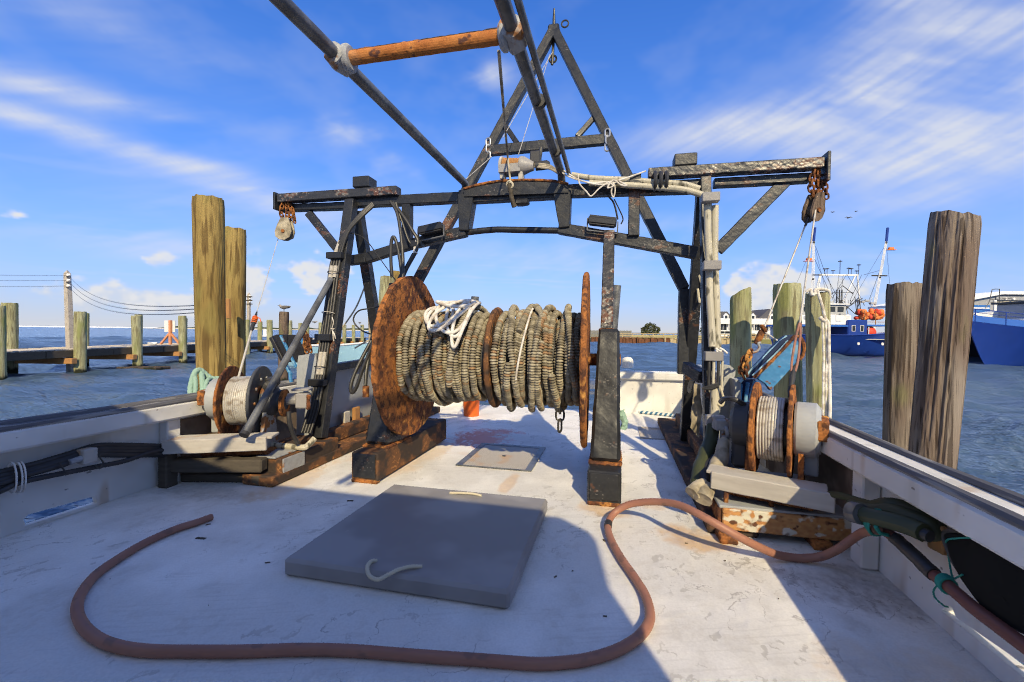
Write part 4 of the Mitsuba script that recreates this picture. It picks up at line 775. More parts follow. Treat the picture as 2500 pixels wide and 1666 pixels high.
wire('loose_cable', trail([(-2.744, 4.7, 1.395), (-2.878, 4.7, 1.434), (-2.984, 4.7, 1.514), (-3.007, 4.7, 1.595), (-2.939, 4.7, 1.676), (-2.805, 4.7, 1.703), (-2.642, 4.7, 1.736), (-2.526, 4.7, 1.795)]), .009, 'rubber', 'black cable looping out behind the port legs', n=6)
wire('tan_line', trail([(-3.314, 5.55, 2.206), (-3.401, 5.55, 2.002), (-3.524, 5.55, 1.749), (-3.754, 5.6, 1.492), (-3.846, 5.6, 1.41)]), .011, 'tan_rope', 'tan rope slanting down from the port rear leg', 'rope', 7)
wire('tan_line', trail([(-3.503, 6, 1.329), (-3.654, 6, 1.266), (-3.817, 6, 1.177)]), .012, 'tan_rope', 'short tan rope over the port bulwark behind the legs', 'rope', 7)
wire('hanging_rope', trail([(-3.283, 5.5, 2.074), (-3.286, 5.52, 1.888), (-3.305, 5.54, 1.637), (-3.307, 5.56, 1.384), (-3.312, 5.56, 1.257)]), .016, 'canvas', 'frayed rope hanging down the port rear leg', 'rope', 7)
k = thing('cord_knot', 'white cord knotted on the raked port leg', 'cord')
part(k, 'cord', merge(*[tube(trail(p), .006, 5)[:2] for p in ([(-3.014, 4.3, 1.586), (-2.997, 4.3, 1.528), (-3.014, 4.3, 1.46), (-2.972, 4.28, 1.402), (-2.956, 4.28, 1.354)], [(-3.014, 4.3, 1.469), (-2.989, 4.28, 1.402), (-2.981, 4.28, 1.33)], [(-3.023, 4.29, 1.464), (-2.989, 4.28, 1.455), (-2.979, 4.29, 1.465)])]), 'white_rope')
# starboard: beige pipes along the beam and down the leg
k = thing('conduit_run', 'beige plastic pipes along the crossbeam and down the starboard leg', 'pipe')
part(k, 'pipe', tube(trail([(-.49, 4.88, 3.152), (-.25, 4.88, 3.1), (.146, 4.88, 3.055), (.348, 4.87, 3.017), (.637, 4.86, 2.975), (.806, 4.86, 2.916)]), .030, 12), 'vinyl', smooth=True)
part(k, 'pipe', tube(trail([(-.299, 4.86, 3.046), (.049, 4.86, 3.003), (.338, 4.85, 2.962), (.635, 4.84, 2.914), (.83, 4.84, 2.848)]), .032, 12), 'vinyl', smooth=True)
for x, y0, y1, y2_ in ((985, 345, 780, 0), (1040, 375, 780, 0), (1000, 845, 1410, 0), (1056, 840, 1425, 0)):
    pass
part(k, 'pipe', tube(trail([(.839, 4.62, 2.73), (.847, 4.62, 2.431), (.861, 4.6, 2.129), (.859, 4.56, 1.853), (.873, 4.52, 1.556), (.877, 4.48, 1.327)]), .034, 12), 'vinyl', smooth=True)
part(k, 'pipe', tube(trail([(.914, 4.66, 2.685), (.917, 4.66, 2.385), (.918, 4.64, 2.12), (.927, 4.6, 1.856), (.931, 4.56, 1.557), (.935, 4.52, 1.307)]), .034, 12), 'vinyl', smooth=True)
for q in ((.85, 4.55, 2.732), (.864, 4.5, 2.086), (.878, 4.42, 1.243)): part(k, 'clamp', box((.155, .10, .085), V(*q), .006), 'grey_hatch')
part(k, 'strap', box((.12, .10, .15), V(*(.172, 4.9, 3.038)), .006), 'black_steel')
part(k, 'tape', merge(*[ring(V(*(.426, 4.87, 3.02))+V(.055, 0, -.004)*i, (1, 0, 0), .085, .02, 16, 6) for i in (0, 1, -1)]), 'rubber')
part(k, 'pipe', tube(trail([(.886, 4.36, .968), (.881, 4.34, .828), (.871, 4.3, .692)]), .040, 12), 'vinyl', smooth=True, label='short beige pipe end by the starboard winch')
for i, (x, r) in enumerate(((375, .014), (400, .013), (425, .013), (445, .012))):
    part(k, 'hose', tube(trail([(.863, 4.42, 1.206), (.864, 4.4, 1.183), (.862, 4.4, 1.01), (.868, 4.4, .934)]) + V((x-390)*.0016, .0, 0), r, 8), 'vinyl' if i % 2 else 'rubber', smooth=True)
part(k, 'lashing', merge(*[tube(trail([(.772, 4.34, .952), V(*(.839, 4.32, .98))-V(0, 0, .009)*i, V(*(.908, 4.32, 1.006))-V(0, 0, .009)*i]), .012, 6)[:2] for i in range(4)]), 'rubber')
part(k, 'valve', bumpy(fine(merge(box((.12, .10, .10), V(*(.893, 4.1, .677)), .012), box((.10, .08, .12), V(*(.872, 4.12, .69)), .012), ring((.908, 4.05, .618), (1, .3, 0), .04, .018, 16, 6)), .04), .006, 24), 'grey_rusty')
part(k, 'clamp', box((.13, .10, .10), V(*(.855, 4.24, .679)), .006), 'grey_hatch')
k = thing('canvas_sleeve', 'dirty canvas chafe sleeve and dark hoses hanging to the deck by the starboard platform', 'hose sleeve')
part(k, 'sleeve', bumpy(tube(trail([(.89, 4, .579), (.872, 3.95, .525), (.85, 3.88, .465), (.803, 3.8, .408), (.754, 3.72, .37)]), np.interp(np.linspace(0, 1, 41), [0, .15, .6, .9, 1], [.025, .045, .06, .06, .045]), 14)[:2], .014, 14), 'canvas')
part(k, 'hose', bumpy(tube(trail([(.843, 4.2, .636), (.809, 4.12, .533), (.746, 4, .442), (.686, 3.86, .373), (.645, 3.72, .295), (.627, 3.68, .258)]), .055, 14)[:2], .008, 12), 'hose_green')
part(k, 'hose', bumpy(tube(trail([(.818, 3.95, .417), (.744, 3.85, .372), (.695, 3.75, .331), (.687, 3.66, .294), (.699, 3.6, .267)]), .045, 12)[:2], .010, 14), 'rubber')
part(k, 'flap', bumpy(tube(trail([(.679, 3.62, .323), (.621, 3.58, .295), (.57, 3.53, .256)]), np.linspace(.035, .055, 21), 12)[:2], .014, 16), 'canvas')
part(k, 'flap', bumpy(tube(trail([(.713, 3.6, .3), (.675, 3.55, .267), (.645, 3.5, .227)]), np.linspace(.04, .07, 21), 12)[:2], .016, 14), 'canvas')
k = thing('hanging_cloth', 'grey cloth strips and ropes hanging inside the starboard gantry legs', 'cloth')
part(k, 'strip', bumpy(fine(slab([(.828, 5.1, .912), (.886, 5.1, .903), (.906, 5.1, .646), (.891, 5.1, .324), (.8, 5.1, .437)], (0, .03, 0)), .05), .016, 10), 'canvas')
part(k, 'rope', tube(trail([(.838, 4.9, 1.096), (.783, 4.9, 1.073), (.774, 4.9, .997), (.748, 4.95, .893), (.759, 4.95, .838), (.78, 4.9, .965)]), .011, 7)[:2], 'tan_rope')
part(k, 'rope', tube(trail([(.913, 4.3, .985), (.931, 4.3, .93), (.95, 4.3, .856), (.934, 4.3, .808), (.899, 4.3, .821)]), .010, 7)[:2], 'tan_rope')
part(k, 'rope', tube(trail([(.852, 5.3, 2.25), (.897, 5.3, 2.069), (.935, 5.3, 1.919), (.902, 5.3, 1.799), (.878, 5.3, 1.949)]), .014, 7)[:2], 'tan_rope')
part(k, 'bracket', lump(beam((.731, 5, 1.096), (.844, 4.7, 1.019), .10, .12)), 'black_steel')
k = thing('cord_knot', 'white cord tied round the beige pipes at the rail height', 'cord')
part(k, 'cord', merge(*[tube(trail(p), .010, 6)[:2] for p in ([(.904, 4.42, 1.321), (.905, 4.4, 1.289), (.927, 4.4, 1.27), (.949, 4.4, 1.29), (.935, 4.42, 1.322)], [(.931, 4.4, 1.318), (.958, 4.38, 1.3), (.984, 4.36, 1.273)], [(.898, 4.41, 1.312), (.929, 4.39, 1.294), (.953, 4.4, 1.313)])]), 'white_rope')
k = thing('cord_tangle', 'tangle of thin white cords tied on the crossbeam right of the small winch', 'cord')
part(k, 'cord', merge(*[tube(trail(p), .008, 6)[:2] for p in (
    [(-.636, 4.84, 3.205), (-.499, 4.82, 3.106), (-.295, 4.8, 3.031), (-.127, 4.8, 3.025), (.009, 4.8, 3.036), (.144, 4.82, 3.078), (.278, 4.84, 3.125)],
    [(-.627, 4.85, 3.223), (-.574, 4.84, 3.19), (-.417, 4.81, 3.077), (-.244, 4.79, 3.009), (-.097, 4.79, 3), (-.029, 4.79, 3.035)],
    [(-.418, 4.82, 3.131), (-.394, 4.79, 3.019), (-.322, 4.78, 2.931), (-.272, 4.78, 2.883), (-.194, 4.78, 2.953), (-.107, 4.79, 3.015)],
    [(-.107, 4.79, 3.025), (-.048, 4.77, 2.971), (-.106, 4.77, 2.955), (-.049, 4.78, 3.033), (.029, 4.77, 2.976), (.087, 4.77, 2.967), (.009, 4.78, 3.019)],
    [(-.048, 4.78, 3.013), (-.066, 4.78, 2.916), (-.046, 4.8, 2.861), (-.028, 4.79, 2.936), (-.048, 4.78, 3.013)])]), 'white_rope')
wire('light_cable', trail([(-.108, 4.95, 2.929), (-.047, 4.95, 2.854), (-.015, 4.95, 2.75), (.001, 4.95, 2.667)]), .010, 'rubber', 'black cable down to the starboard floodlight', n=7)
wire('light_cable', trail([(-.037, 4.93, 2.878), (.014, 4.93, 2.774), (.056, 4.93, 2.67), (.037, 4.93, 2.61)]), .007, 'rubber', 'second black cable looping beside the starboard floodlight', n=7)
def floodlight(p, d, lab):
    k = thing('floodlight', lab, 'floodlight'); p = V(*p); d = unit(d); w_ = .30
    x, y, z = d, unit(np.cross((0, 0, 1), d)), None; z = np.cross(x, y); M = np.stack([x, y, z], 1)
    part(k, 'housing', merge(box((w_, .12, .07), p, .01, M), *[box((w_-.02, .006, .022), p+y*o+z*.04, 0, M) for o in np.linspace(-.05, .05, 8)]), 'black_plastic')
    part(k, 'lens', box((w_-.03, .10, .012), p-z*.04, .003, M), 'dark_steel')
    part(k, 'bracket', merge(*[beam(p+x*s*(w_/2+.012)+z*.02, p+x*s*(w_/2+.012)-V(0, 0, .11), .012, .035, (0, 1, 0), .002) for s in (-1, 1)], beam(p-x*(w_/2+.012)-V(0, 0, .11), p+x*(w_/2+.012)-V(0, 0, .11), .035, .012, c=.002)), 'grey_pipe')
floodlight((-.159, 4.93, 2.644), (1, .0, -.16), 'black finned floodlight on the starboard lower crossbeam')
floodlight((-2.123, 4.9, 2.638), (1, .0, .17), 'black finned floodlight on the port lower crossbeam')
# small winch on the tray
k = thing('deck_capstan_winch', 'small pale grey winch with brown rope on the top crossbeam', 'winch')
a0, a1 = V(*(-1.315, 4.98, 3.351)), V(*(-.903, 4.98, 3.31)); L = np.linalg.norm(a1-a0)
part(k, 'flange', lathe([(0, 0), (.09, 0), (.095, .01), (.095, .03), (0, .03)], a0, a1, 24), 'board_paint')
part(k, 'drum_rope', merge(*[ring(a0+(a1-a0)*t, a1-a0, .07+.006*(i % 2), .010, 20, 6) for i, t in enumerate(np.linspace(.10, .52, 12))]), 'bare_wood')
part(k, 'bell_housing', lathe([(0, 0), (.10, 0), (.105, .015), (.10, .05), (.065, .12), (.05, .16), (0, .16)], a0+(a1-a0)*.56, a1, 24), 'grey_hatch')
part(k, 'cover', bumpy(fine(prism([(-.09, -.02), (.09, -.02), (.09, -.11), (-.09, -.11)], L*.60, a0, (0, 1, 0), (0, 0, 1)), .05), .003, 20), 'grey_hatch')
part(k, 'motor', merge(lathe([(0, 0), (.05, 0), (.05, .13), (.03, .16), (0, .16)], a1, a1+V(1, 0, .05), 16), box((.12, .1, .14), V(*(-.908, 5, 3.409)), .012), pipe((-.864, 5, 3.395), (-.849, 5, 3.522), .022, 10)), 'dark_steel')
for t in (.08, .6): part(k, 'foot', beam(a0+(a1-a0)*t-V(0, 0, .04), a0+(a1-a0)*t-V(0, 0, .17), .05, .12, (0, 1, 0)), 'board_paint')
part(k, 'hose', merge(*[tube(trail([V(*(-.911, 4.96, 3.33))-V(0, 0, .015)*i, V(*(-.819, 4.93, 3.307))-V(0, 0, .018)*i, V(*(-.721, 4.92, 3.275))-V(0, 0, .015)*i, V(*(-.636, 4.92, 3.202))-V(0, 0, .006)*i]), .013, 7)[:2] for i in range(3)]), 'canvas')
wire('hoist_rope', np.vstack([np.linspace((-.736, 2.72, 3.192), (-1.199, 4.86, 3.396), 20), np.linspace((-1.199, 4.86, 3.379), (-1.159, 4.84, 3.093), 6)]), .011, 'canvas', 'dark twisted rope from the boom clamp down to the small winch', 'rope', 8, lobes=3, pitch=.07)
k = thing('rope_tail', 'dark rope tail hanging below the tray under the small winch', 'rope')
part(k, 'tail', bumpy(tube(trail([(-1.167, 4.8, 3.072), (-1.145, 4.8, 2.987), (-1.138, 4.82, 2.909), (-1.109, 4.84, 2.829)]), .026, 8)[:2], .01, 30), 'dark_wood')
part(k, 'clump', bumpy(fine(box((.16, .1, .07), V(*(-1.046, 4.95, 2.904)), .02), .04), .012, 18), 'black_steel')
part(k, 'knot', merge(ring((-1.162, 4.8, 3.071), (.2, 1, .3), .03, .012, 12, 6), ring((-1.143, 4.79, 3.051), (.6, 1, .1), .03, .012, 12, 6)), 'tan_rope')
for p, q, lab in (((-.94, 6.45, 5.477), (-1.399, 5.4, 3.849), 'thin wire from the mast peak toward the port side of the tray'), ((-.985, 6.45, 5.438), (-1.12, 5.05, 3.481), 'thin wire from the mast peak to the small winch drum'), ((-1.68, 5.9, 3.83), (-1.797, 5.15, 3.272), 'thin wire below the mast crossbar, port side')):
    wire('stay_wire', np.linspace(p, q, 8), .0045, 'wire_cable', lab, n=6)

# ================================================ things on the deck
hp = [(-2.954, 2.748, .026), (-2.977, 2.636, .026), (-3.018, 2.511, .026), (-3.016, 2.308, .026), (-2.964, 2.105, .026), (-2.889, 1.93, .026), (-2.76, 1.777, .026), (-2.626, 1.672, .026), (-2.46, 1.589, .026), (-2.301, 1.539, .026), (-2.143, 1.519, .026), (-1.981, 1.531, .026), (-1.801, 1.572, .026), (-1.641, 1.611, .026), (-1.502, 1.65, .026), (-1.338, 1.698, .026), (-1.109, 1.747, .026), (-.827, 1.786, .026), (-.554, 1.828, .026), (-.327, 1.861, .026), (-.211, 1.895, .026), (-.096, 1.945, .026), (.023, 2.029, .026), (.117, 2.134, .026), (.175, 2.251, .026), (.191, 2.361, .026), (.176, 2.507, .026), (.129, 2.666, .026), (.057, 2.869, .026), (-.005, 3.089, .028), (-.033, 3.253, .035), (-.027, 3.365, .055), (.012, 3.44, .09), (.103, 3.456, .15), (.221, 3.415, .2), (.341, 3.339, .24), (.44, 3.233, .27), (.55, 3.092, .27), (.665, 3.035, .23), (.787, 3.031, .17), (.919, 3.073, .1), (1.016, 3.124, .05), (1.105, 3.151, .03), (1.186, 3.157, .03), (1.284, 3.148, .06), (1.353, 3.1, .14), (1.444, 3.057, .26), (1.36, 2.715, .425)]
hk = thing('deck_hose', 'terracotta rubber hose curving across the deck and round the grey hatch', 'hose')
hs = resample(spline(hp, 8), .03)
part(hk, 'tube', tube(hs, .0255*(1+.09*(meshkit.fbm(hs*3.1, 3, 4)-.5)), 14), 'hose_red', smooth=True)
i0 = int(np.argmin(np.linalg.norm(hs-V(*(-.031, 3.314, .045)), axis=1)))
part(hk, 'tape_wrap', tube(hs[i0-1:i0+2], .0285, 14), 'rubber', smooth=True, label='black tape wrap on the hose')
k = thing('wash_hose', 'dark red hose with black sleeve hung along the starboard bulwark', 'hose')
part(k, 'tube', tube(trail([(1.4, 2.811, .401), (1.42, 2.717, .405), (1.44, 2.594, .373), (1.45, 2.447, .347), (1.45, 2.324, .344), (1.45, 2.197, .335), (1.45, 2.071, .337), (1.45, 1.965, .339), (1.45, 1.886, .343)]), .027, 12), 'hose_red_dark', smooth=True)
part(k, 'sleeve', bumpy(tube(trail([(1.425, 2.685, .401), (1.435, 2.611, .385), (1.44, 2.545, .373), (1.445, 2.483, .358), (1.45, 2.431, .348)]), .033, 12)[:2], .006, 25), 'rubber')
part(k, 'twine', merge(*[ring(V(*(1.45, 2.364, .351))+V(0, -.008, -.002)*i, (0, -1, .1), .033, .006, 14, 5) for i in range(4)], tube(trail([(1.5, 2.386, .346), (1.5, 2.408, .382), (1.5, 2.431, .459), (1.48, 2.411, .518), (1.45, 2.305, .574), (1.43, 2.187, .628)]), .004, 5), tube(trail([(1.49, 2.439, .319), (1.48, 2.479, .258), (1.48, 2.472, .223), (1.49, 2.435, .209), (1.54, 2.485, .178)]), .004, 5), tube(trail([(1.5, 2.387, .36), (1.46, 2.278, .431)]), .004, 5)), 'green_twine', label='green twine lashing')
k = bundle('hose_bundle', 'fat dark green hoses lashed under the starboard rail', 'hose', [
    [(1.3, 2.848, .465), (1.34, 2.722, .488), (1.38, 2.644, .504), (1.42, 2.564, .513), (1.44, 2.493, .515)],
    [(1.36, 2.981, .452), (1.4, 2.846, .481), (1.44, 2.747, .523), (1.47, 2.631, .535), (1.5, 2.553, .534), (1.53, 2.524, .48)],
    [(1.44, 2.912, .486), (1.46, 2.831, .533), (1.5, 2.765, .548), (1.52, 2.647, .546), (1.54, 2.542, .52)],
    [(1.36, 3.354, .386), (1.4, 3.229, .429), (1.44, 3.083, .451), (1.46, 2.953, .477), (1.5, 2.908, .494)]], (.044, .036, .030, .022), 'hose_green')
part(k, 'band', pipe((1.29, 2.817, .472), (1.31, 2.761, .483), .056, 16), 'grey_pipe')
part(k, 'twine', merge(*[ring(V(*(1.37, 2.76, .459))+V(0, -.012, -.004)*i, (.35, -1, -.15), .060, .007, 20, 5) for i in range(4)], tube(trail([(1.33, 2.67, .458), (1.36, 2.685, .421), (1.4, 2.692, .409)]), .010, 6)), 'green_twine', label='green twine lashing')
part(k, 'nozzle', pipe((1.44, 2.493, .511), (1.45, 2.465, .509), .028, 12), 'rubber')
single('wood_scrap', box((.03, .11, .13), V(*(1.53, 2.551, .476)), .006, rx(-.1)), 'bare_wood', 'small brown wood block wedged by the green hoses', 'wood block')
tp = [(1.5, 2.435, .547), (1.5, 2.391, .457), (1.5, 2.332, .415), (1.5, 2.259, .381), (1.5, 2.183, .348), (1.5, 2.071, .351), (1.5, 1.985, .369), (1.5, 1.896, .39), (1.5, 1.904, .603), (1.5, 2.033, .597), (1.5, 2.252, .614)]
k = thing('black_sack', 'black plastic tub hung under the starboard rail', 'tub')
sk = fine(slab([(1.50, q[1], q[2]) for q in tp], (.07, 0, 0)), .05); sv = sk[0].copy()
cen = sv.mean(0); dd_ = np.linalg.norm((sv-cen)[:, 1:], axis=1); sv[:, 0] -= .05*np.clip(1-dd_/.45, 0, 1)*(sv[:, 0] < 1.53)
part(k, 'body', bumpy((sv, sk[1]), .012, 7), 'tub_black')
part(k, 'rim', tube(spline([(1.49, q[1], q[2]) for q in tp], 6, True), .012, 8, closed=True)[:2], 'rubber')
# orange pail with its white print
bc = V(-2.40, 7.30, 0.)
k = thing('bucket', 'orange plastic bucket with white diagonal lettering on the sunlit stern deck', 'bucket')
part(k, 'shell', lathe([(0, .012), (.118, .012), (.128, .0), (.132, .005), (.142, .26), (.150, .265), (.150, .285), (.144, .29), (.146, .32), (.152, .325), (.152, .355), (.148, .36), (.140, .355), (.126, .02), (0, .02)], bc, bc+V(0, 0, 1), 32), 'bucket_orange')
tm = []
for i, (wd, hh) in enumerate((('THE', .035), ('HOME', .05), ('DEPOT', .05))):
    t = meshkit.text_mesh(wd, hh, .002, True); v = np.array(t.vertices); v[:, 0] -= v[:, 0].max()*.5 if i else v[:, 0].max()*.9; v[:, 1] += .04-.058*i
    tm.append((v, np.array(t.faces)))
v, f = merge(*tm); c_, s_ = math.cos(math.radians(40)), math.sin(math.radians(40))
u_, w_ = (v[:, 0]*c_-v[:, 1]*s_)*.95, (v[:, 0]*s_+v[:, 1]*c_)*.95
fr = np.array([[-.115, -.115], [.115, -.115], [.115, .115], [-.115, .115]])
fo, fi = Polygon(fr), Polygon(fr*.955)
tf = trimesh.creation.extrude_polygon(fo.difference(fi), .002, engine='earcut'); tf = fine((np.array(tf.vertices), np.array(tf.faces)), .03)
def wrapb(u, w, d):
    z = .155+w; r = .132+(z-.005)*(.010/.255)+.0008+d; th = u/.138-math.pi/2+math.atan2(bc[0], -bc[1])*-1+.42
    return np.stack([bc[0]+r*np.cos(th), bc[1]+r*np.sin(th), z], 1)
part(k, 'lettering', (wrapb(u_, w_, v[:, 2]), f), 'white_print', smooth=False)
part(k, 'print_frame', (wrapb(tf[0][:, 0], tf[0][:, 1], tf[0][:, 2]), tf[1]), 'white_print', smooth=False)
part(k, 'handle', tube([bc+V(.155*math.cos(t), -.02-.06*math.sin(t), .335-.12*math.sin(t)) for t in np.linspace(0, math.pi, 20)], .004, 6)[:2], 'bright_steel')
mat('stripe_rope', lambda p, n, uv: mix((.60, .62, .60), (.05, .14, .24), smoothstep(.42, .58, dr.abs(uv.x*1.-.5+uv.y*0)*0+.5+.5*dr.sin(uv.x*6.2832+uv.y*75))), .8, .2)
single('mooring_line', tube(trail([(.28, 8.493, .03), (.465, 8.313, .03), (.75, 8.223, .03), (1.059, 8.1, .03), (1.172, 8.065, .03)]), .028, 12, lobes=3, pitch=.12), 'stripe_rope', 'thick blue and white striped mooring line along the stern bulwark', 'rope', smooth=True)
single('frayed_rope', bumpy(tube(trail([(.059, 4.3, .721), (.079, 4.3, .671), (.094, 4.3, .614), (.081, 4.3, .544)]), .030, 9)[:2], .022, 34), 'mint_rope', 'frayed yellow green rope stuck to the starboard reel post', 'rope')
cs = []
for (x, y, L_, a) in [((-2.766, 2.488, 0)[0], (-2.766, 2.488, 0)[1], .07, .1), ((-2.91, 2.678, 0)[0], (-2.91, 2.678, 0)[1], .03, .8), ((-2.171, 3.35, 0)[0], (-2.171, 3.35, 0)[1], .05, .3), ((-2.08, 2.327, 0)[0], (-2.08, 2.327, 0)[1], .03, .5), ((-.326, 2.607, 0)[0], (-.326, 2.607, 0)[1], .025, 1.), ((-.032, 2.301, 0)[0], (-.032, 2.301, 0)[1], .02, .2), ((-.057, 3.148, 0)[0], (-.057, 3.148, 0)[1], .03, 2.), ((.496, 3.247, 0)[0], (.496, 3.247, 0)[1], .02, .2)]+[(*rng.uniform((-3.2, 1.6), (1., 6.5)), rng.uniform(.005, .013), rng.uniform(0, 3)) for _ in range(26)]:
    cs.append(box((L_, L_*rng.uniform(.15, .5), .006), (x, y, .004), .001, rz(a)))
single('debris', merge(*cs), 'dark_wood', 'dark wood chips and flakes of dirt scattered on the white deck', 'debris', kind='stuff')
# aft end of the wheelhouse behind the viewer, with its overhanging roof: it shades the fore part of the deck
k = thing('wheelhouse', 'white wheelhouse with overhanging roof behind the viewer', 'wheelhouse')
part(k, 'wall', box((4.2, .1, 2.6), (-1.25, -1.6, 1.3), .01), 'bulwark_paint')
part(k, 'wing_wall', box((.08, 1.2, 2.5), (1.18, -1.0, 1.25), .01), 'bulwark_paint')
part(k, 'wing_wall', box((.08, 1.2, 2.5), (-3.6, -1.0, 1.25), .01), 'bulwark_paint')
part(k, 'roof', prism([(-4.5, -2.6), (1.62, -2.6), (1.62, -1.6), (1.46, -.66), (1.22, -.45), (-1.6, -.38), (-2.3, -.22), (-2.7, .12), (-4.5, .25)], .10, (0, 0, 2.60), (1, 0, 0), (0, 1, 0)), 'bulwark_paint', smooth=False)


# ================================================ the harbour round the boat
hf = unit(V(fwd[0], fwd[1], 0)); hr = V(hf[1], -hf[0], 0)
def hb(lat, dep, z=0.): return hr*lat+hf*dep+V(0, 0, z)            # harbour axes: across and along the pier
HM = np.stack([hr, hf, V(0, 0, 1)], 1)
def hbox(size, lat, dep, z, c=.01): return box(size, hb(lat, dep, z), c, HM)
W0 = WATER
# water: one sheet out to the horizon, finer near the boat
def sea(a0, a1, na, rr):
    a = np.radians(np.linspace(a0, a1, na)); A, Rr = np.meshgrid(a, rr)
    x, y = Rr*np.sin(A+yaw), Rr*np.cos(A+yaw); z = np.zeros_like(x)
    sp = np.maximum(np.gradient(rr)[:, None]*np.ones_like(A), Rr*(abs(a[1]-a[0])))
    r_ = np.random.default_rng(5)
    gust = .6+.9*meshkit.fbm(np.stack([x*.05, y*.05, z], -1), 2, 3)
    for i in range(34):
        lam = .28*1.125**i; th = math.radians(-65+r_.normal(0, 34)); kx, ky = math.cos(th), math.sin(th)
        w = np.clip((lam/sp-2.5)/3., 0, 1)
        ph = 2*math.pi*(x*kx+y*ky)/lam+r_.uniform(0, 6.3)+1.6*meshkit.noise(np.stack([x/lam*.35, y/lam*.35, z+i], -1), i)*3
        z = z+w*gust*.0115*lam**.62*(2*(.5+.5*np.sin(ph))**1.8-.8)
    rim = np.clip((Rr-.6)/.3, 0, 1)
    v = np.stack([x, y, W0+z*rim], -1).reshape(-1, 3); m, n = len(rr), na
    i, j = np.meshgrid(np.arange(m-1), np.arange(n-1), indexing='ij'); q = lambda a_, b_: (a_*n+b_).ravel()
    return v, np.vstack([np.stack([q(i, j), q(i+1, j), q(i+1, j+1)], 1), np.stack([q(i, j), q(i+1, j+1), q(i, j+1)], 1)])
rr = np.r_[np.geomspace(2.2, 120, 620), np.geomspace(124, 9000, 90)]
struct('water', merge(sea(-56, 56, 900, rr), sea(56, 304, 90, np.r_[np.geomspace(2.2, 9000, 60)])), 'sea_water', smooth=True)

# far shore
def f_far(p, n, uv): return mix((.030, .040, .026), (.065, .075, .045), fbm(p.x*.03, p.y*.03, p.z*.3, 3))
mat('far_scrub', f_far, .95, .1); mat('sand', (.52, .46, .36), .9, .1); mat('spit', (.62, .63, .64), .9, .1)
def ridge(l0, l1, dep, h, seed, base=W0-.5):
    x = np.linspace(l0, l1, 160); t = (x-l0)/(l1-l0)
    hh = h*(.25+.75*meshkit.fbm(np.stack([x*.02, x*0, x*0+seed], -1), 4, seed))*np.minimum(1, np.minimum(t, 1-t)*9)
    v, f = [], []
    for i, (a, b) in enumerate(zip(x, hh)):
        for dd_, z in ((0, base), (18, base+b*.8+.1), (45, base+b+.1), (90, base)): v.append(hb(a, dep+dd_, z))
    for i in range(len(x)-1):
        for k_ in range(3): a = i*4+k_; f += [[a, a+4, a+5], [a, a+5, a+1]]
    return np.array(v), np.array(f)
struct('far_shore', merge(ridge(-1250, -430, 1500, 13, 4), ridge(-620, 60, 1440, 14, 9)), 'far_scrub', 'low dark scrubby shore far across the bay', smooth=True)
struct('beach', merge(ridge(-1260, -420, 1470, 4.6, 14), ridge(-640, 80, 1400, 4.6, 19)), 'sand', 'pale strip of beach below the far shore', smooth=True)
struct('sand_bar', ridge(-3200, -1600, 2700, 11, 24), 'spit', 'pale low bar on the horizon far left of the pier', smooth=True)

# mooring piles beside the boat
def pile(base, top, r0, r1, m, lab, seed, group=None, notch=0., name='mooring_pile', groove=.0, slant=0., n=40):
    base, top = np.asarray(base, float), np.asarray(top, float); L = np.linalg.norm(top-base)
    m_ = max(24, int(L/.09)); t = np.linspace(0, 1, m_); a = np.arange(n)/n*2*math.pi
    x, y, z = _fr(top-base, (0, 1, 0)); T_, A = np.meshgrid(t, a, indexing='ij')
    q = np.stack([np.cos(A)*1.2, np.sin(A)*1.2, T_*L*.5+seed], -1)
    r = (r0+(r1-r0)*T_)*(1+.07*(meshkit.fbm(q, 3, seed)-.5)*2)
    if groove:
        gq = np.stack([np.cos(A)*9, np.sin(A)*9, T_*L*.35+seed*2], -1)
        r = r-groove*np.clip((meshkit.noise(gq, seed+9)-.62)/.12, 0, 1)-groove*.4*meshkit.noise(np.stack([np.cos(A)*22, np.sin(A)*22, T_*L*.6], -1), seed+3)
    v = (base+T_[..., None]*(top-base)+r[..., None]*(np.cos(A)[..., None]*x+np.sin(A)[..., None]*y))
    ed = np.clip((T_-.965)/.035, 0, 1)
    v += ed[..., None]*z*((meshkit.noise(np.stack([np.cos(A)*4, np.sin(A)*4, A*0+seed], -1), seed)-.5)*.028+slant*np.cos(A-2.6))[..., None]
    v[-1] += (base+(top-base)-v[-1])*.05
    v = v.reshape(-1, 3); i, j = np.meshgrid(np.arange(m_-1), np.arange(n), indexing='ij'); j2 = (j+1) % n; w = lambda a_, b_: (a_*n+b_).ravel()
    f = np.vstack([np.stack([w(i, j), w(i, j2), w(i+1, j2)], 1), np.stack([w(i, j), w(i+1, j2), w(i+1, j)], 1)])
    st = (m_-1)*n; k_ = np.arange(n); ins = top+(v[st:st+n]-top)*.6-z*.012; c0 = len(v)
    v = np.vstack([v, ins, top[None]-z*.02]); f = np.vstack([f, np.stack([st+k_, st+(k_+1) % n, c0+(k_+1) % n], 1), np.stack([st+k_, c0+(k_+1) % n, c0+k_], 1), np.stack([c0+k_, c0+(k_+1) % n, np.full(n, c0+n)], 1)])
    if lab is None: return v, f
    return single(name, (v, f), m, lab, 'pile', group, smooth=35)
def at_pile(top, foot_px, r0, r1, m, lab, seed, **kw):
    top = np.asarray(top, float); foot = np.asarray(foot_px, float); d = (foot-top)/(top[2]-foot[2])
    return pile(top+d*(top[2]+1.6), top, r0, r1, m, lab, seed, **kw)
at_pile((-4.786, 4.426, 3.005), (-4.722, 4.397, .97), .138, .170, 'pile_yellow', 'thick yellow-brown mooring pile beside the port bulwark, mint rope at its foot', 3, groove=.008, n=56)
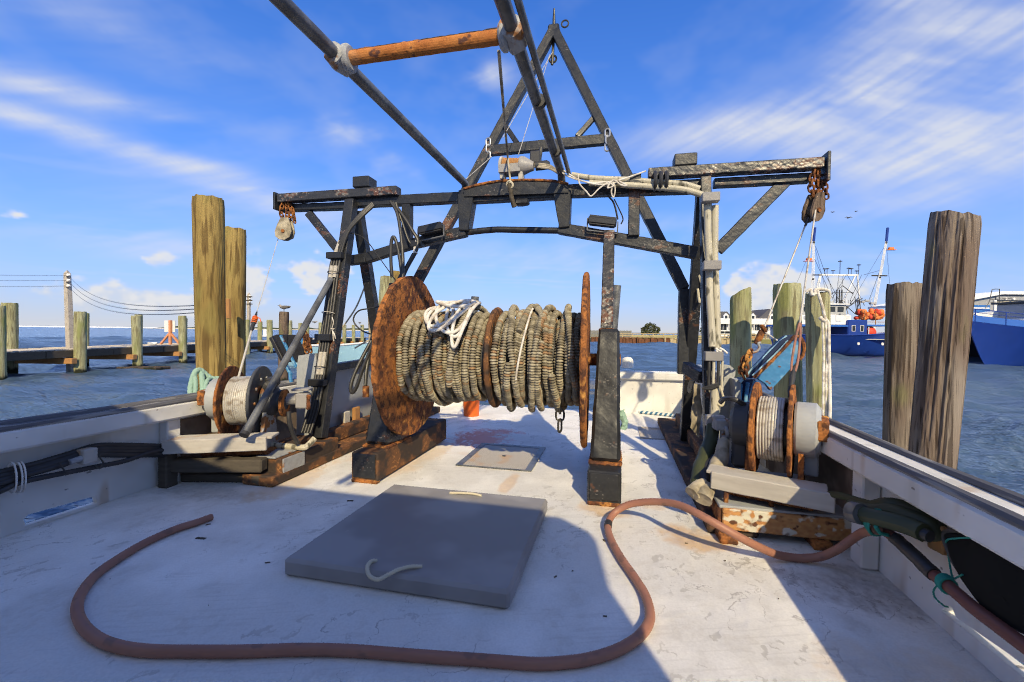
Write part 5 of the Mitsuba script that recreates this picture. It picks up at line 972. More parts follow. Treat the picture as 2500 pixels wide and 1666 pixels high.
at_pile((-5.766, 5.779, 2.988), (-5.736, 5.743, .963), .135, .165, 'pile_yellow', 'shorter yellow-brown mooring pile just behind the thick one to port', 5, groove=.006)
at_pile((-4.699, 8.585, 2.579), (-4.739, 8.561, 1.854), .13, .15, 'pile_green', 'green-grey mooring pile half hidden by the reel flange', 7)
at_pile((-4.9, 9.365, 2.79), (-4.923, 9.34, 1.891), .13, .14, 'pile_yellow', 'yellowish mooring pile seen just above the reel flange', 8)
at_pile((3.237, 5.295, 2.635), (3.043, 5.196, .122), .182, .190, 'pile_grey', 'big weathered grey pile leaning outside the starboard rail', 11, groove=.022, slant=.04, n=110)
at_pile((3.266, 6.111, 2.052), (3.238, 6.064, .21), .15, .165, 'pile_grey', 'shorter dark grey pile behind the big leaning one', 13, groove=.010, n=56)
at_pile((2.453, 6.331, 1.974), (2.5, 6.31, .515), .128, .135, 'pile_green', 'slim pile with white mooring ropes hanging down its side', 15, groove=.006)
at_pile((2.341, 7.028, 2.162), (2.388, 7.003, .51), .175, .178, 'pile_green', 'thick yellow-green pile behind the blue trawl door', 17, groove=.005)
at_pile((2.005, 8.078, 2.129), (2.023, 8.056, .88), .175, .165, 'pile_green', 'pale pile with a worn rounded top right of the beige pipes', 19, groove=.008, slant=-.09)
at_pile((-11.949, 14.182, 2.095), (-11.945, 14.132, -.275), .17, .17, 'pile_dark', 'dark brown square-looking pile with a gull on its top', 21, groove=.012)
k = thing('mint_line', 'mint green rope looped round the foot of the thick yellow-brown pile', 'rope')
for i, p in enumerate(([(-4.407, 4.253, .878), (-4.473, 4.186, .877), (-4.523, 4.155, .916), (-4.564, 4.116, .974), (-4.572, 4.062, .971), (-4.565, 4.011, .881), (-4.537, 3.964, .779), (-4.482, 3.923, .687), (-4.428, 3.904, .659)],
                       [(-4.583, 4.132, .972), (-4.505, 4.077, .903), (-4.451, 4.035, .787), (-4.405, 3.992, .687), (-4.388, 3.955, .653)],
                       [(-4.49, 4.202, .869), (-4.438, 4.091, .874), (-4.419, 4.043, .815), (-4.383, 3.998, .701)], [(-4.592, 4.057, .957), (-4.509, 4.002, .843), (-4.46, 3.949, .704)])):
    part(k, 'strand', tube(trail(p), .028 if i < 2 else .022, 12, lobes=3, pitch=.14), 'mint_rope', smooth=True)
k = thing('mooring_rope', 'white ropes looped over the slim pile and hanging to the starboard rail', 'rope')
for p, r in (([(2.242, 6.097, 1.97), (2.283, 6.087, 1.994), (2.302, 6.09, 1.938), (2.339, 6.099, 1.951), (2.353, 6.123, 1.997), (2.453, 6.178, 2.005), (2.545, 6.25, 1.987), (2.582, 6.308, 1.902)], .020),
             ([(2.363, 6.105, 1.995), (2.386, 6.088, 1.899), (2.42, 6.083, 1.773), (2.448, 6.076, 1.647), (2.481, 6.072, 1.585), (2.467, 6.014, 1.385), (2.45, 5.953, 1.14), (2.347, 5.664, .767), (2.304, 5.546, .504)], .017),
             ([(2.381, 6.061, 1.665), (2.407, 6.056, 1.634), (2.444, 6.064, 1.616)], .022),
             ([(2.416, 6.068, 1.609), (2.414, 6.032, 1.384), (2.401, 5.972, 1.138), (2.317, 5.764, .951), (2.252, 5.585, .493)], .012),
             ([(2.45, 6.076, 1.61), (2.452, 6.041, 1.384), (2.435, 5.98, 1.138), (2.348, 5.771, .951), (2.29, 5.594, .494)], .012)):
    part(k, 'strand', tube(trail(p), r, 10, lobes=3, pitch=.09), 'white_rope', smooth=True)
single('pile_cleat', merge(beam((-5.428, 5.321, 1.877), (-5.412, 5.318, 1.597), .07, .04, (0, 1, 0), .004)), 'bare_wood', 'pale wooden batten fixed between the two yellow-brown piles', 'batten')
k = thing('insulator', 'white insulator knob on the side of the thick yellow-brown pile', 'insulator')
ip = V(*(-4.737, 4.265, 1.673)); part(k, 'knob', lathe([(0, 0), (.03, .0), (.034, .02), (.02, .035), (.03, .05), (.022, .07), (0, .075)], ip+hf*.05, ip-hr*1+hf*.05, 14), 'white_print'); part(k, 'pin', pipe(ip+hr*.02, ip+hr*.035-V(0, 0, .12), .008, 8), 'dark_steel')

# the long pier to port
PL = -18.75; ZD = .50
pier = thing('pier', 'long low wooden pier running away across the water to port', 'pier')
dm_ = [10.2+3.05*i for i in range(17)]
nb = 0
for i, (d0, d1) in enumerate(zip(np.arange(9.0, 60, .152), np.arange(9.0, 60, .152)+.145)):
    if d0 < 36:
        part(pier, 'plank', hbox((2.55+.06*rng.standard_normal(), d1-d0, .05), PL-1.55, (d0+d1)/2, ZD-.025+.006*rng.standard_normal(), .006), 'plank_grey')
far = [hbox((2.55+.06*rng.standard_normal(), .145, .05), PL-1.55, d0, ZD-.025, .006) for d0 in np.arange(36.1, 60, .152)]
part(pier, 'far_planks', merge(*far), 'plank_grey', stuff=True)
for i in range(16):
    part(pier, 'stringer', bumpy(fine(hbox((.09, 3.03, .30), PL-.22+.01*(i % 2), 10.5+3.05*i, ZD-.205, .01), .4), .01, 4), 'dark_wood')
    part(pier, 'stringer', hbox((.09, 3.03, .28), PL-2.6, 10.5+3.05*i, ZD-.2, .01), 'dark_wood')
for i, d_ in enumerate(dm_):
    part(pier, 'cap_beam', bumpy(fine(hbox((3.1, .24, .24), PL-1.42, d_-.36, ZD-.50, .015), .2), .01, 5), 'bare_wood')
PG = 'piles along the front of the pier'
nth = ('nearest', 'second', 'third', 'fourth', 'fifth', 'sixth', 'seventh', 'eighth', 'ninth', 'tenth', 'eleventh', 'twelfth', 'thirteenth', 'fourteenth', 'fifteenth', 'sixteenth', 'farthest')
PLAB = ['green-grey pile cut by the left border, '+n_+' of the pier front row' if i_ < 3 else 'green-grey pile, '+n_+' along the front row of the pier' for i_, n_ in enumerate(nth)]
PLAB[3] = 'green-grey pile in front of the leaning utility pole'; PLAB[5] = 'green-grey pile just right of the orange sign post'
for i, d_ in enumerate(dm_):
    if d_ < 15.5: 
        lab = 'dark edge pile of the pier cut by the left border of the picture'
    h_ = (2.18, 2.18, 2.20, 2.12, 2.05, 2.16, 2.16, 2.1, 2.16, 2.2, 2.08, 2.15, 2.1, 2.0, 2.05, 2.12, 2.1)[i]
    pile(hb(PL, d_, -1.6), hb(PL+rng.normal(0, .03), d_+rng.normal(0, .05), h_), .205, .205+rng.normal(0, .012), 'pile_green', PLAB[i], 30+i, PG, name='pier_pile', n=22)
for i, (lt, d_, h_) in enumerate(((-21.3, 18.9, 2.44), (-21.4, 22.3, 2.15), (-21.45, 25.6, 2.2), (-21.5, 29.2, 2.1), (-21.5, 38., 2.1), (-21.4, 45., 2.1))):
    pile(hb(lt, d_, -1.6), hb(lt+.05, d_, h_), .17+.07*(i == 0), .19+.07*(i == 0), 'pile_green', 'green-grey pile, '+nth[i]+' of the six behind the pier deck', 60+i, 'piles along the back of the pier', name='pier_pile', n=20)
# utility poles, wires
def util(lat, dep, z, lean, lab, seed):
    k = thing('utility_pole', lab, 'utility pole'); b0, t0 = hb(lat, dep, -1.), hb(lat+lean[0], dep+lean[1], z)
    part(k, 'post', bumpy(fine(beam(b0, t0, .26, .26, (0, 1, 0), .03, .20), .3), .01, 3, seed), 'plank_grey')
    part(k, 'cap', merge(beam(t0, t0+V(0, 0, .16), .20, .20, (0, 1, 0), .01, .03)), 'plank_grey')
    for i in range(3):
        zz = z-.05-.24*i; c = hb(lat+lean[0]*.97+.12, dep+lean[1]-.02, zz)
        part(k, 'insulator', merge(lathe([(0, 0), (.05, 0), (.06, .03), (.035, .06), (.055, .09), (0, .12)], c, c-hf, 12)), 'white_print')
        part(k, 'bracket', hbox((.1, .03, .04), lat+lean[0]*.97+.12, dep-.12, zz-.09, .005), 'dark_steel')
    return t0
u1 = util(-19.75, 20.0, 3.82, (-.15, 0), 'leaning utility pole with three insulators on the near part of the pier', 2)
u2 = util(-20.2, 34.2, 4.05, (.05, 0), 'smaller utility pole with crossarms farther along the pier', 3)
for i in range(3):
    p = hb(-19.75-.05, 19.95, 3.76-.24*i); 
    wire('power_wire', [p, V(*(-4.814, 4.33, 1.707))+V(0, 0, .03-.07*i)*.6], .006, 'dark_steel', f'{("top", "middle", "lowest")[i]} wire sagging from the near utility pole to the thick pile', n=5, sag=.42)
    wire('power_wire', [hb(-27.5, 11.0, 3.1-.2*i), p], .007, 'dark_steel', f'{("top", "middle", "lowest")[i]} wire running from the near utility pole out of the left of the picture', n=5, sag=.16)
for i in range(3): part('utility_pole_001', 'crossarm', hbox((.62, .08, .08), -20.15, 34.1, 3.9-.28*i, .01), 'dark_wood')
# orange sign post, gulls and other small things
k = thing('sign_post', 'orange-painted sign post with braces and a pale board on the pier', 'sign')
lt, dp = -19.6, 25.6
mat('orange_wood', (.56, .24, .12), .7, .3); mat('pale_board', (.66, .64, .64), .6, .3)
part(k, 'post', hbox((.13, .13, 1.4), lt-.0, dp, ZD+.7, .01), 'orange_wood')
for s in (-1, 1): part(k, 'brace', beam(hb(lt+s*.55, dp, ZD+.03), hb(lt+s*.06, dp, ZD+.62), .10, .10, (0, 1, 0)), 'orange_wood')
part(k, 'board', hbox((.62, .04, .66), lt-.1, dp+.1, ZD+1.05, .005), 'pale_board')
def gull(p, s, ang, lab, pale, resting=False):
    k = thing('gull', lab, 'bird'); p = np.asarray(p, float); M = HM@rz(ang)
    body = trimesh.creation.icosphere(3, 1.0); v = np.array(body.vertices)
    x = v[:, 0]; v = v*np.array([.21, .085, .085]); v[:, 2] += .02*np.clip(x, 0, 1); v[:, 1:] *= (1-.55*np.clip(-x-.1, 0, 1))[:, None]; v[:, 2] += .02*np.clip(-x, 0, 1)
    z0 = .07 if resting else .19
    P = lambda q: p+(np.asarray(q, float)*s)@M.T
    part(k, 'body', (P(v+[0, 0, z0]), np.array(body.faces)), 'gull_white' if pale else 'gull_brown', smooth=True)
    hd = trimesh.creation.icosphere(2, 1.0); hv = np.array(hd.vertices)*[.055, .045, .048]+[.20, 0, z0+(.085 if not resting else .04)]
    part(k, 'head', (P(hv), np.array(hd.faces)), 'gull_white' if pale else 'gull_brown', smooth=True)
    nk = tube([P([.13, 0, z0+.03]), P([.19, 0, z0+(.075 if not resting else .035)])], np.array([.06, .045])*s, 10); part(k, 'neck', nk, 'gull_white' if pale else 'gull_brown', smooth=True)
    part(k, 'bill', pipe(P([.24, 0, z0+(.08 if not resting else .035)]), P([.315, 0, z0+(.065 if not resting else .02)]), .014*s, 8, .004*s), 'dark_wood')
    for sd_ in (-1, 1):
        wv = np.array(body.vertices)*[.20, .018, .065]+[-.06, sd_*.082, z0+.012]; wv[:, 2] += -.10*(wv[:, 0]+.06)
        part(k, 'wing', (P(wv), np.array(body.faces)), 'gull_grey' if pale else 'gull_dark', smooth=True)
        if not resting: part(k, 'leg', pipe(P([.0, sd_*.03, z0-.07]), P([.01, sd_*.03, 0]), .007*s, 6), 'dark_wood')
    part(k, 'tail', (P(np.array(body.vertices)*[.09, .04, .012]+[-.24, 0, z0+.03]), np.array(body.faces)), 'gull_dark', smooth=True)
mat('gull_white', (.70, .69, .67), .8, .2); mat('gull_grey', (.45, .46, .48), .8, .2); mat('gull_brown', (.30, .27, .24), .8, .2); mat('gull_dark', (.12, .11, .10), .8, .2)
gull((-11.949, 14.183, 2.101), .82, math.pi*.97, 'speckled brown gull standing on the dark brown pile', False)
gull(hb(-19.7, 24.5, ZD), 1.12, -.25, 'white gull resting on the pier deck left of the orange sign post', True, True)
gull((-28.592, 38.041, 1.995), .95, .5, 'gull perched on a pier pile left of the raked gantry leg', False)
gull((-30.749, 49.352, 2.165), .95, 2.4, 'gull perched on a far pier pile between the port gantry legs', False)
for i, (q, w_) in enumerate((((30.254, 68.972, 17.239), .9), ((37.57, 91.341, 23.464), .7), ((46.839, 103.825, 26.434), .7))):
    q = V(*q)
    single('sea_bird', merge(*[slab([q, q+hr*s*.25*w_+V(0, 0, .16*w_), q+hr*s*.6*w_+V(0, 0, .05*w_), q+hr*s*.25*w_+V(0, 0, .06*w_)], hf*.1) for s in (-1, 1)], pipe(q-hf*.25, q+hf*.25, .07, 8)), 'gull_dark', ('dark bird flying highest of three left of the big leaning pile', 'tiny bird flying just right of the brown hanging block', 'tiny bird flying farthest right over the trawler masts')[i], 'bird')
k = thing('mooring_buoy', 'white drum buoy floating beyond the pier', 'buoy'); q = hb(-63.5, 115, W0)
part(k, 'float', lathe([(0, -.2), (1.15, -.2), (1.2, .1), (1.1, .3), (0, .3)], q, q+V(0, 0, 1), 20), 'pale_board'); part(k, 'drum', lathe([(0, .3), (.55, .3), (.58, .9), (.55, 1.75), (0, 1.8)], q, q+V(0, 0, 1), 18), 'white_print')
single('floating_timber', bumpy(fine(hbox((1.8, .9, .25), -17.0, 20.6, W0+.02, .03), .15), .03, 3), 'pile_dark', 'brown waterlogged timber slab floating by the pier', 'timber')
# light blue skiff alongside the pier
def hull_mesh(L, B, H, rake=.5, sheer=.3, n=30, bow=+1, flare=.35, stern=.8):
    """open shell, bow along +x; y half beam B/2; z from -H*.35 to H"""
    t = np.linspace(0, 1, n); rows = []
    for u in t:
        w = B/2*(stern+(1-stern)*min(1, u*3) if u < .34 else max(0.02, 1-((u-.34)/.66)**2.2))
        top = H+sheer*max(0, (u-.35)/.65)**2; pts = []
        for s in np.linspace(-1, 1, 15):
            a = abs(s); zz = -H*.35+(top+H*.35)*a**1.6; ww = w*(a**.55)*(1-flare+flare*a)
            pts.append((u*L-rake*(1-a**1.0)*max(0, (u-.5)*2), math.copysign(ww, s), zz))
        rows.append(pts)
    v = np.array(rows).reshape(-1, 3); f = []
    for i in range(n-1):
        for j in range(14): a = i*15+j; f += [[a, a+15, a+16], [a, a+16, a+1]]
    for j in range(1, 13): f.append([7, j, j+1]) if j not in (6, 7) else None
    f += [[0, j, j+1] for j in range(1, 14)]
    return v, np.array([x for x in f if x])
mat('trawler_blue', lambda p, n, uv: mix((.006, .030, .20), (.012, .045, .27), fbm(p.x*1.5, p.y*1.5, p.z*.6, 3)), .38, .5); mat('trawler_light', (.025, .12, .46), .45, .4)
mat('boat_white', lambda p, n, uv: mix((.70, .70, .69), (.56, .55, .53), smoothstep(.5, .8, fbm(p.x*2, p.y*2, p.z*1., 3))), .5, .4); mat('boat_grey', (.34, .35, .36), .6, .3); mat('window_dark', (.02, .025, .03), .1, .6); mat('float_orange', (.72, .20, .05), .6, .3); mat('float_red', (.60, .06, .03), .6, .3); mat('wharf_dark', (.03, .03, .04), .7, .2)
k = thing('skiff', 'light blue open skiff lying by the pier behind the port bulwark', 'skiff')
sv, sf = hull_mesh(4.6, 1.7, .95, .4, .25); part(k, 'hull', (sv@(HM@rz(.15)).T+hb(-11.6, 23.2, W0+.2), sf), 'skiff_blue', smooth=40)
part(k, 'rub_rail', tube([hb(-11.6, 23.2, W0+.2)+HM@rz(.15)@q for q in sv.reshape(30, 15, 3)[:, 0]], .05, 6)[:2], 'boat_white')

# ================================================ starboard side of the harbour
mat('dry_grass', lambda p, n, uv: mix((.30, .25, .12), (.16, .17, .07), fbm(p.x*.5, p.y*.5, 1., 3)), .95, .1)
mat('sheet_pile', lambda p, n, uv: mix((.21, .085, .04), (.09, .045, .028), fbm(p.x*1.5, p.y*1.5, p.z*1.5, 3)), .85, .2); mat('timber_tan', (.42, .33, .19), .8, .2); mat('fence_grey', (.19, .185, .165), .85, .1)
QD = 88.
struct('quay_ground', merge(hbox((80, 140, 1.6), 55.6, QD+70.6, -.38, .02), hbox((300, 200, 1.), 150, 250, -.3, .02)), 'dry_grass', 'dry grassy quay beyond the water', smooth=False)
k = thing('bulkhead', 'rusty sheet-pile bulkhead with tan timber posts along the far quay', 'bulkhead')
x = 15.9
while x < 47:
    iron = x < 31
    w_ = .62; o = .18 if int(round((x-15.9)/w_)) % 2 else 0
    part(k, 'sheet', hbox((w_*.96, .14, 1.5), x, QD-.05-o, -.35, .03), 'sheet_pile' if iron else 'timber_tan'); x += w_
part(k, 'cap', hbox((15.5, .5, .16), 23.3, QD-.1, .50, .02), 'sheet_pile'); part(k, 'cap', hbox((17, .5, .14), 39.6, QD-.1, .47, .02), 'timber_tan')
for i in range(12): part(k, 'post', hbox((.22, .3, 1.5), 16.5+2.7*i, QD-.42, -.1, .03), 'sheet_pile' if i < 5 else 'timber_tan')
k = thing('quay_railing', 'low tan timber railing along the top of the far bulkhead', 'railing')
for i in range(17): part(k, 'post', hbox((.16, .16, 1.0), 18.+2.05*i, QD+1.4, .92, .01), 'timber_tan')
for z in (1.35, .9): part(k, 'rail', hbox((34, .1, .13), 34.5, QD+1.32, z, .01), 'timber_tan')
k = thing('fence', 'grey board fence on the far quay left of the bush', 'fence')
for i in range(44): part(k, 'board', hbox((.23, .06, 1.7+.08*math.sin(i*2.1)), 16.2+.255*i, QD+14, 1.1, .01), 'fence_grey')
single('shed', merge(hbox((4.0, 3, 2.2), 13.6, QD+8, .9, .02)), 'pile_dark', 'dark low shed on the far quay behind the reel flange', 'shed') if False else None
def foliage(p, rx_, ry_, rz_, n, size, seed):
    r_ = np.random.default_rng(seed); d = r_.normal(size=(n, 3)); d /= np.linalg.norm(d, axis=1, keepdims=True); d[:, 2] = np.abs(d[:, 2])*1.1-.12
    lum = .62+.5*meshkit.noise(d*2.2+seed, seed)
    c = np.asarray(p)+d*np.array([rx_, ry_, rz_])*(lum*r_.uniform(.55, 1.05, n)**.5)[:, None]
    u = r_.normal(size=(n, 3)); u /= np.linalg.norm(u, axis=1, keepdims=True); w = np.cross(u, r_.normal(size=(n, 3))); w /= np.linalg.norm(w, axis=1, keepdims=True)
    s = size*r_.uniform(.5, 1.2, (n, 1)); v = np.stack([c-u*s, c+w*s*.5, c+u*s, c-w*s*.5], 1).reshape(-1, 3); i = np.arange(n)[:, None]*4
    return v, np.vstack([i+[0, 1, 2], i+[0, 2, 3]])
mat('leaf_dark', lambda p, n, uv: mix((.045, .06, .025), (.095, .095, .04), noise(p.x*3, p.y*3, p.z*3)), .8, .2); mat('leaf_yellow', (.30, .26, .04), .8, .2); mat('bark', (.10, .08, .06), .9, .1)
def bush(lab, lat, dep, z, a, b, c, n, size, seed, m='leaf_dark', name='bush'):
    k = thing(name, lab, 'bush'); p = hb(lat, dep, z)
    part(k, 'crown', foliage(p+V(0, 0, c*.25), a, b, c, n, size, seed), m, smooth=False, stuff=False)
    r_ = np.random.default_rng(seed)
    for i in range(5): part(k, 'stem', pipe(p+V(*r_.normal(0, .1, 2), -.2), p+V(*r_.normal(0, .45, 2)*a, c*.8), .05, 6, .015), 'bark')
bush('round dark bush left of the white pickup on the far quay', 30.3, QD+10, .9, 2.3, 2, 2.3, 900, .28, 3)
bush('small yellow-flowered bush before the white pickup', 40.0, QD-.2 + .8, .45, 1.1, .6, .8, 400, .14, 4, 'leaf_yellow')
bush('sparse bush rising behind the white pickup', 49.2, QD+24, 1.2, 2.4, 2, 2.4, 350, .26, 5)
bush('big bush at the water between the pale pile and the thick green pile', 48.2, 72., -.7, 3.7, 3.2, 3.2, 3800, .26, 6)
bush('second bush merging behind the big one at the water', 52.6, 74., -.7, 2.8, 2.6, 2.9, 2000, .26, 7)
# white pickup
k = thing('pickup_truck', 'white pickup parked side-on on the far quay', 'truck'); d0, l0, z0 = QD+9.0, 44.4, .42
def side(poly, w_, d_, m, nm): return part(k, nm, prism(poly, w_, hb(l0, d_+w_/2, z0), hr, (0, 0, 1)), m, smooth=25)
side([(-2.6, .45), (2.6, .45), (2.62, .95), (2.5, 1.05), (-1.45, 1.08), (-2.45, .98), (-2.65, .8)], 1.85, d0-.95, 'boat_white', 'body')
side([(-1.5, 1.0), (-.75, 1.72), (2.3, 1.75), (2.5, 1.03)], 1.7, d0-.95, 'boat_white', 'cab')
for a_, b_ in ((-1.05, -.15), (0., .85), (1.0, 2.05)):
    side([(a_-.12 if a_ < -1 else a_, 1.12), (a_+.32 if a_ < -1 else a_, 1.6), (b_, 1.6), (b_, 1.12)], .03, d0-1.88, 'window_dark', 'window')
for x_ in (-1.75, 1.65):
    wh = part(k, 'wheel', lathe([(0, 0), (.3, 0), (.38, .03), (.38, .22), (0, .24)], hb(l0+x_, d0-1.95, z0+.38), hb(l0+x_, d0, z0+.38), 24), 'rubber')
    part(wh, 'rim', lathe([(0, 0), (.2, 0), (.22, .02), (0, .03)], hb(l0+x_, d0-1.98, z0+.38), hb(l0+x_, d0, z0+.38), 18), 'bright_steel')
# brownish stack right of the pickup
k = thing('gear_stack', 'brown stack of fishing gear on the quay right of the pickup', 'gear')
r_ = np.random.default_rng(8)
for i in range(10): part(k, 'crate', hbox((1.0, .7, .55), 50.6+1.05*(i % 4)+r_.normal(0, .08), QD+12+.2*(i//4), .75+.56*(i//4), .02), ('bare_wood', 'dark_wood', 'timber_tan')[i % 3])
# white waterfront building with grey gabled roofs
mat('shingle', (.10, .10, .115), .85, .15); mat('clapboard', (.70, .70, .71), .7, .2)
k = thing('waterfront_building', 'white waterfront building with balconies and grey gabled roofs', 'building'); BD = 112.
l0 = lambda px_: (px_-1250)/1090*BD
part(k, 'wall', hbox((24, 9, 3.0), 63.5, BD+5, 3.9, .02), 'clapboard'); part(k, 'lower_wall', hbox((24, 8.4, 2.6), 63.5, BD+5.1, 1.1, .02), 'boat_grey')
part(k, 'balcony', hbox((24.4, .14, .9), 63.5, BD-.6, 4.55, .02), 'clapboard'); part(k, 'balcony', hbox((24.4, .14, .85), 63.5, BD-.6, 1.95, .02), 'clapboard'); part(k, 'balcony_floor', hbox((24.4, 1.6, .18), 63.5, BD+.1, 4.0, .02), 'clapboard')
for i in range(12): part(k, 'column', hbox((.22, .22, 2.6), 52+2.1*i, BD-.4, 2.9, .01), 'clapboard')
for i in range(11):
    wn = part(k, 'window', hbox((1.6, .1, 1.5), 53.05+2.1*i, BD+.45, 3.2, .01), 'window_dark'); part(wn, 'frame', hbox((.08, .14, 1.5), 53.05+2.1*i, BD+.42, 3.2, .005), 'clapboard')
for lt, w_, h_, pk in ((53.4, 4.6, 2.0, 7.1), (60.2, 3.6, 2.0, 7.3), (65.0, 5.2, 2.2, 7.7), (71., 4.5, 2.0, 7.2)):
    rf = part(k, 'roof', prism([(-w_/2-.3, 5.3), (w_/2+.3, 5.3), (w_*.2, pk), (-w_*.2, pk)] if lt in (53.4, 60.2) else [(-w_/2-.3, 5.3), (w_/2+.3, 5.3), (0, pk+.2)], 8, hb(lt, BD+9, 0), hr, (0, 0, 1)), 'shingle', smooth=False)
    part(rf, 'dormer', prism([(-.6, 5.2), (.6, 5.2), (.6, 6.1), (0, 6.7), (-.6, 6.1)], .5, hb(lt+.4, BD+.9, 0), hr, (0, 0, 1)), 'clapboard', smooth=False)
    part(rf, 'window', hbox((.6, .06, .7), lt+.4, BD+.35, 5.7, .01), 'window_dark')
part(k, 'roof', prism([(-12.2, 0), (12.2, 0), (11.5, 1.0), (-11.5, 1.0)], 6, hb(63.5, BD+9, 5.4), hr, (0, 0, 1)), 'shingle', smooth=False)
part(k, 'gable_wall', prism([(-1.2, 5.3), (1.2, 5.3), (1.2, 6.6), (0, 7.6), (-1.2, 6.6)], .4, hb(68.3, BD+.6, 0), hr, (0, 0, 1)), 'clapboard', smooth=False)
# blue trawler
TD = 44.; M1 = (TD+2)/1090
def tl(x, y, dd_=0.):                                              # a point of the trawler's side from two offsets in metres
    return hb(x, TD+dd_, y)
TX = lambda p: (1950+.2551*p-1250)*M1
k = thing('blue_trawler', 'blue trawler with two tall white masts across the water', 'trawler')
hv, hfc = hull_mesh(13.0, 4.6, 1.6, .8, .55, 34, stern=.85); part(k, 'hull', (hv@HM.T+hb(27.8, TD+2.3, W0+.35), hfc), 'trawler_blue', smooth=40)
part(k, 'rub_rail', tube([hb(27.8, TD+2.3, W0+.35)+HM@q for q in hv.reshape(34, 15, 3)[:, 0]], .06, 6)[:2], 'trawler_blue')
part(k, 'deck', hbox((10.6, 3.6, .1), 33.0, TD+2.3, W0+1.55, .01), 'boat_grey')
part(k, 'house', box((1.95, 3.0, 1.95), hb(34.45, TD+2.0, 2.0), .08, HM), 'trawler_blue')
for x_ in (34.0, 34.85):
    wn = part(k, 'window', hbox((.30, .05, .55), x_, TD+.47, 2.15, .02), 'window_dark'); part(wn, 'frame', hbox((.38, .04, .63), x_, TD+.48, 2.15, .03), 'pale_board')
part(k, 'shelter_wall', hbox((6.2, .1, 1.3), 30.4, TD+3.2, 1.6, .01), 'boat_white'); part(k, 'shelter_roof', hbox((6.4, 3.2, .16), 30.3, TD+2.1, 2.36, .02), 'trawler_light')
part(k, 'shelter_wall', hbox((2.6, .1, 1.3), 36.9, TD+3.0, 1.7, .01), 'boat_white'); part(k, 'shelter_roof', hbox((2.6, 3.0, .16), 36.7, TD+2.1, 2.45, .02), 'trawler_light')
for x_ in (29., 31., 35.7, 37.9): part(k, 'stanchion', hbox((.09, .09, 1.4), x_, TD+.75, 1.6, .01), 'boat_white')
part(k, 'deck_winch', merge(*[lathe([(0, 0), (.4, 0), (.4, .1), (.2, .12), (.2, .5), (.4, .52), (.4, .6), (0, .6)], hb(30.2+1.1*i, TD+1.6, 1.55), hb(31.5+1.1*i, TD+1.6, 1.55), 14) for i in range(2)]), 'dark_steel')
part(k, 'wheelhouse', hbox((4.6, 2.6, 1.1), 31.4, TD+2.4, 3.95, .05), 'boat_grey'); part(k, 'wheelhouse_roof', hbox((5.0, 3.0, .14), 31.4, TD+2.4, 4.55, .03), 'boat_white'); part(k, 'upper_deck', hbox((5.6, 3.0, .95), 31.2, TD+2.3, 2.95, .05), 'boat_white')
for i in range(5): part(k, 'window', hbox((.6, .05, .5), 29.7+.85*i, TD+1.06, 4.05, .02), 'window_dark')
r_ = np.random.default_rng(12)
for i in range(9): part(k, 'deck_gear', hbox(tuple(r_.uniform(.25, .7, 3)), 29.4+.55*i, TD+.9+r_.uniform(0, .5), 3.1+r_.uniform(0, .3), .03), ('boat_white', 'boat_grey', 'pale_board')[i % 3])
fl_ = [trimesh.creation.icosphere(2, .26) for _ in range(46)]
for i, s_ in enumerate(fl_):
    s_.vertices = np.array(s_.vertices)*r_.uniform(.7, 1.1, 3)+hb(36.3+r_.uniform(-.9, 1.5), TD+1.6+r_.uniform(-.6, .6), 3.15+.9*r_.uniform(0, 1))
    part(k, 'net_float', (np.array(s_.vertices), np.array(s_.faces)), 'float_orange' if i % 4 else 'float_red', smooth=True)
rf = trimesh.creation.icosphere(2, .62); rf.vertices = np.array(rf.vertices)*[1, .8, 1]+hb(36.1, TD+1.2, 1.75); part(k, 'float', (np.array(rf.vertices), np.array(rf.faces)), 'float_red', smooth=True)
part(k, 'net_rack', merge(*[hbox((.06, .06, 1.5), x_, TD+.9, 3.2, .01) for x_ in (35.4, 36.5, 37.8)], *[hbox((2.5, .05, .05), 36.6, TD+.88, z_, .01) for z_ in (2.8, 3.4)]), 'bare_wood')
for cx, top, lean, bz in ((TX(120), 12.45, 0., 4.), (TX(812), 12.5, -1.05, 4.4)):
    ms = part(k, 'mast', merge(*[tube(np.linspace(hb(cx+lean*t0_+o*.75, TD+2+o*.4, bz+0), hb(cx+o*.35, TD+2, top-1.4), 4), .035, 7)[:2] for o, t0_ in ((-.28, 1), (.28, 1), (0, 1))], *[beam(hb(cx+lean*(1-t)-.21*(1-.6*t), TD+2, bz+(top-1.4-bz)*t), hb(cx+lean*(1-t-.04)+.21*(1-.6*t), TD+2, bz+(top-1.4-bz)*(t+.045)), .018, .018) for t in np.linspace(0, .95, 20)]), 'boat_white')
    part(ms, 'top', pipe(hb(cx, TD+2, top-1.4), hb(cx+.1, TD+2, top), .12, 10), 'trawler_blue')
    part(ms, 'spreader', hbox((1.6 if lean else .9, .1, .12), cx+lean*.3+(.4 if not lean else -.3), TD+2, 7.6, .02), 'dark_steel')
    part(ms, 'fitting', merge(*[hbox((.22, .14, .16), cx+lean*f_, TD+2, bz+(top-1.4-bz)*(1-f_), .02) for f_ in (.02, .55)]), 'dark_steel')
    part(ms, 'flag', merge(hbox((.5, .25, .22), cx+(.5 if lean else -.45), TD+2, 10.4 if lean else 9.2, .03), hbox((.9, .3, .06), cx+(.5 if lean else -.5), TD+2, 10.25 if lean else 9.0, .01)), 'float_orange')
    for s_ in (-1, 1): part(ms, 'stay', tube(np.linspace(hb(cx, TD+2, top-1.6), hb(cx+s_*2.3+lean, TD+2.6, 4.2), 3), .014, 5)[:2], 'dark_steel')
zb, xa, xb = 7.75, TX(240), TX(625)
